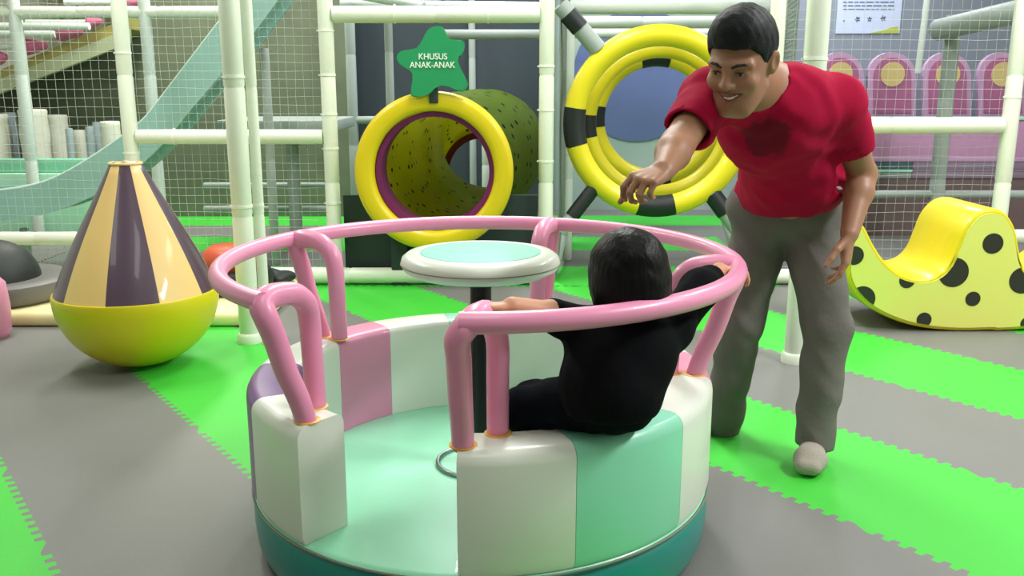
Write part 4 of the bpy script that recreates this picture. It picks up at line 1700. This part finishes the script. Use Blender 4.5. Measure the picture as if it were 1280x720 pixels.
for hp, kn, an, toe in ((hipL, kneeL, ankL, toeL), (hipR, kneeR, ankR, toeR)):
    B.cone(hp, kn, 0.078, 0.052, 0.03)
    B.cone(kn, an, 0.052, 0.036, 0.03)
    heel = Vector((an.x, an.y, 0.035)) + (an - toe).to_3d().normalized() * 0.02
    heel.z = 0.036
    B.cone(an, heel, 0.036, 0.032, 0.02)
    B.cone(heel, toe.lerp(heel, 0.12), 0.032, 0.026, 0.02)
hand(B, wrR, (-0.66, -0.62, -0.22), (-0.1, 0.25, -0.95), (-0.45, 0.75, 0.2), 0.95, (48, 58, 62, 64), 0.7)
hand(B, wrL, (-0.12, -0.16, -1.0), (-0.75, 0.45, 0.1), (-0.45, -0.85, 0), 0.98, (16, 22, 28, 34), 0.2)
body = link('body', B.mesh('body', 0.0037), M['skin_man'], man)
face_parts(hd, man)

# hair: short, cropped at the sides
B = Body()
hd.ell(B, (0, 0.016, 0.041), (0.0795, 0.0985, 0.093), k=0.02)
hd.ell(B, (0, -0.022, 0.075), (0.062, 0.066, 0.058), k=0.03)
hd.ell(B, (0.01, -0.045, 0.095), (0.045, 0.036, 0.036), k=0.03)
B.fn(hd.hairline(), 0.006)
B.disp = folds(0.0022, 120, 3)
link('hair', B.mesh('hair', 0.0034), M['hair_man'], man)

# T-shirt: torso shell with short loose sleeves, open hem and neck
B = Body()
torso(B, 0.014)
for sh, el, t in ((shL, elL, 0.64), (shR, elR, 0.74)):
    e = sh.lerp(el, t)
    B.cone(sh, e, 0.068, 0.064, 0.035)
hem = pelvis + Vector((-0.015, -0.01, 0.03))
B.cone(belly, hem, 0.130, 0.152, 0.05)
B.ell(belly + Vector((0.03, 0.0, 0.0)), (0.165, 0.11, 0.16), None, 0.05)
for sh, el, t in ((shL, elL, 0.62), (shR, elR, 0.72)):
    d = (el - sh).normalized()
    e = sh.lerp(el, t)
    B.local_cut(e, d, e + d * 0.06, 0.10)
    B.cone(e - d * 0.04, e + d * 0.06, 0.051, 0.055, 0.003, 's')
ax_ = Vector((0.10, 0.10, -1.0))
B.plane(pelvis + Vector((0, 0, 0.0)), ax_)
B.ell(pelvis + Vector((-0.01, 0, -0.015)), (0.140, 0.120, 0.03), None, 0.003, 's')
nd = (nk0 - nk1).normalized()
B.cone(nk1 + nd * 0.015, nk1 + nd * 0.14, 0.066, 0.085, 0.006, 's')
B.disp = folds(0.007, 26, 8)
shirt = link('shirt', B.mesh('shirt', 0.006), M['shirt_red'], man)
from mathutils.bvhtree import BVHTree
_me = shirt.data
_bvh = BVHTree.FromPolygons([v.co for v in _me.vertices], [tuple(p.vertices) for p in _me.polygons])


def on_shirt(px, py):
    return _bvh.ray_cast(Vector((0, 0, CAM_H)), ray(px, py).normalized())[:2]


# faded dark print on the chest (flat print in the cloth)
pc_ = on_shirt(957, 172)[0]
nt = M['shirt_red'].node_tree
bs = nt.nodes['Principled BSDF']
base_link = bs.inputs['Base Color'].links[0].from_socket
tc = nt.nodes.new('ShaderNodeTexCoord')
dn = nt.nodes.new('ShaderNodeVectorMath'); dn.operation = 'DISTANCE'
dn.inputs[1].default_value = pc_
ns = nt.nodes.new('ShaderNodeTexNoise'); ns.inputs['Scale'].default_value = 28
ad = nt.nodes.new('ShaderNodeMath'); ad.operation = 'MULTIPLY_ADD'
ad.inputs[1].default_value = 0.07
cr = nt.nodes.new('ShaderNodeValToRGB')
cr.color_ramp.elements[0].position, cr.color_ramp.elements[1].position = 0.092, 0.108
cr.color_ramp.elements[0].color = (0.75, 0.75, 0.75, 1)
cr.color_ramp.elements[1].color = (0, 0, 0, 1)
mx = nt.nodes.new('ShaderNodeMix'); mx.data_type = 'RGBA'
mx.inputs['B'].default_value = (*lin((84, 20, 34)), 1)
nt.links.new(tc.outputs['Object'], dn.inputs[0])
nt.links.new(tc.outputs['Object'], ns.inputs['Vector'])
nt.links.new(ns.outputs['Fac'], ad.inputs[0])
nt.links.new(dn.outputs['Value'], ad.inputs[2])
nt.links.new(ad.outputs['Value'], cr.inputs['Fac'])
nt.links.new(cr.outputs['Color'], mx.inputs['Factor'])
nt.links.new(base_link, mx.inputs['A'])
nt.links.new(mx.outputs['Result'], bs.inputs['Base Color'])
tp, tn = on_shirt(1049, 236)
if tp is not None:
    bm = bmesh.new()
    add_box(bm, tp + tn * 0.0015, (0.016, 0.022, 0.003), tn.to_track_quat('Z', 'X').to_matrix(), bev=0.0008)
    tg = finish(bm, 'hem_label', M['tag_white'], shirt)
    tg['label'] = 'small white label at the hem of the red shirt'

# trousers
B = Body()
B.cone(hipL + Vector((0.015, 0, 0.03)), hipR + Vector((-0.015, 0, 0.03)), 0.105, 0.105, 0.04)
B.cone(pelvis + Vector((0, 0, 0.0)), pelvis + Vector((0, -0.03, 0.12)), 0.119, 0.116, 0.03)
for hp, kn, an in ((hipL, kneeL, ankL), (hipR, kneeR, ankR)):
    hem_ = an + Vector((0, 0, -0.012 if an is ankL else -0.055))
    B.cone(hp, kn, 0.094, 0.072, 0.025)
    B.cone(kn, hem_, 0.072, 0.060, 0.025)
    d = (hem_ - kn).normalized()
    B.local_cut(hem_, d, hem_ + d * 0.05, 0.10)
    B.cone(hem_ - d * 0.05, hem_ + d * 0.08, 0.046, 0.050, 0.003, 's')
B.disp = folds(0.0075, 30, 21)
link('trousers', B.mesh('trousers', 0.006), M['trouser_gray'], man)
for an, toe in ((ankL, toeL), (ankR, toeR)):
    B = Body()
    heel = Vector((an.x, an.y, 0.04)) + (an - toe).normalized() * 0.02
    heel.z = 0.042
    B.cone(an + Vector((0, 0, 0.03)), heel, 0.042, 0.041, 0.02)
    ball = heel.lerp(toe, 0.72); ball.z = 0.038
    B.cone(heel, ball, 0.040, 0.043, 0.02)
    sd_ = Vector((toe.y - heel.y, heel.x - toe.x, 0)).normalized() * 0.016
    B.cone(ball + sd_, toe + sd_, 0.034, 0.026, 0.02)
    B.cone(ball - sd_, toe - sd_ * 0.9, 0.034, 0.023, 0.02)
    B.plane((0, 0, 0.001), (0, 0, -1), 0.012)
    link('sock', B.mesh('sock', 0.005), M['sock_gray'], man)

# ------------------------------------------------------------------ the child on the bench
cs = 0.80
ch_hip = P(763, 515, 1.87)
ch_hip.z = ZB + 0.075
ch_chest = P(780, 440, 1.90)
ch_neck = P(783, 392, 1.89)
ch_head = P(781, 351, 1.90)
ch = Head(ch_head, (-0.42, 0.82, -0.18), (0.0, 0.08, 1.0), 0.84)
ckL, ckR = P(652, 520, 1.925), P(664, 512, 1.99)
ckL.z, ckR.z = ZB + 0.028, ZB + 0.024
cshL, cshR = P(735, 414, 1.93), P(836, 410, 1.95)
child = empty('person', (ch_hip.x, ch_hip.y, ZB), 'small child with black hair and black clothes sitting on the carousel bench, back turned', 'person')
B = Body()
ch.skull(B)
B.cone(ch.p(0, 0.02, -0.05), ch_neck + Vector((0, 0, -0.02)), 0.036, 0.040, 0.02)
def ctorso(B, off, k=0.04):
    B.cone(cshL, cshR, 0.040 + off, 0.040 + off, k)
    B.cone(ch_chest + Vector((-0.02, 0, 0)), ch_chest + Vector((0.02, 0, 0)), 0.075 + off, 0.075 + off, k)
    B.cone(ch_chest, ch_hip + Vector((0, 0, 0.03)), 0.078 + off, 0.080 + off, k)
ctorso(B, 0)
celL, cwL = P(690, 394, 1.86), P(640, 383, 1.79)
celR, cwR = P(876, 360, 2.06), P(899, 338, 2.17)
for sh, el, wr in ((cshL, celL, cwL), (cshR, celR, cwR)):
    B.cone(sh, el, 0.034, 0.028, 0.02)
    B.cone(el, wr, 0.029, 0.020, 0.02)
hand(B, cwL, (-1.0, -0.32, 0.05), (0.0, -0.05, -1.0), (0.2, 1.0, 0), 0.62, (16, 20, 24, 28), 0.5, k=0.004)
hand(B, cwR, (0.85, 0.42, -0.05), (0.15, -0.2, -1.0), (-0.6, 0.8, 0), 0.68, (34, 38, 40, 42), 0.7, k=0.004)
feet = []
for kn, dx in ((ckL, -0.015), (ckR, 0.02)):
    ft = Vector((kn.x + 0.03 + dx, kn.y + 0.05, ZD + 0.055))
    feet.append(ft)
    B.cone(ch_hip, kn, 0.050, 0.036, 0.02)
    B.cone(kn, ft, 0.036, 0.028, 0.02)
    B.cone(ft + Vector((0, 0, -0.025)), ft + Vector((-0.035, 0.085, -0.032)), 0.026, 0.02, 0.02)
link('body', B.mesh('body', 0.0036), M['skin_child'], child)
face_parts(ch, child)
# bobbed hair
B = Body()
ch.ell(B, (0, 0.018, 0.034), (0.096, 0.110, 0.100), k=0.02)
ch.ell(B, (0, 0.026, -0.034), (0.098, 0.098, 0.088), k=0.04)
o_, mm_, s_ = np.array(ch.o), np.array(ch.m), ch.s
def bob(X):
    L = (X - o_) @ mm_ / s_
    h = np.interp(L[:, 1], [-0.12, -0.075, -0.055, -0.02, 0.02, 0.12], [0.045, 0.04, -0.02, -0.092, -0.112, -0.112])
    return (h - L[:, 2]) * 0.7 * s_
B.fn(bob, 0.012)
B.disp = folds(0.0022, 70, 5)
link('hair', B.mesh('hair', 0.0042), M['hair_child'], child)
# black top, one sleeve pushed up
B = Body()
ctorso(B, 0.012)
B.cone(cshL, cshL.lerp(celL, 0.92), 0.048, 0.038, 0.025)
B.cone(cshR, celR, 0.048, 0.042, 0.025)
B.cone(celR, celR.lerp(cwR, 0.5), 0.042, 0.034, 0.02)
B.cone(ch_chest, ch_hip + Vector((0.0, 0, 0.02)), 0.095, 0.108, 0.04)
B.cone(ch_neck + Vector((0, 0, 0.015)), ch_neck + Vector((0, 0, 0.1)), 0.042, 0.06, 0.004, 's')
B.plane(ch_hip + Vector((0, 0, -0.030)), (0, 0, -1), 0.01)
B.disp = folds(0.005, 40, 31)
link('top', B.mesh('top', 0.0055), M['cloth_black'], child)
B = Body()
B.cone(ch_hip + Vector((-0.02, 0.01, 0)), ch_hip + Vector((0.03, 0.0, 0)), 0.072, 0.074, 0.03)
for kn, ft in ((ckL, feet[0]), (ckR, feet[1])):
    B.cone(ch_hip, kn, 0.066, 0.046, 0.025)
    e = ft.lerp(kn, 0.12)
    B.cone(kn, e, 0.046, 0.040, 0.02)
    d = (ft - kn).normalized()
    B.local_cut(e, d, e + d * 0.04, 0.06)
    B.cone(e - d * 0.03, e + d * 0.05, 0.032, 0.034, 0.003, 's')
B.plane((0, 0, ZB + 0.002), (0, 0, -1), 0.012) if False else None
B.disp = folds(0.005, 40, 12)
link('trousers', B.mesh('trousers', 0.0055), M['trouser_black'], child)
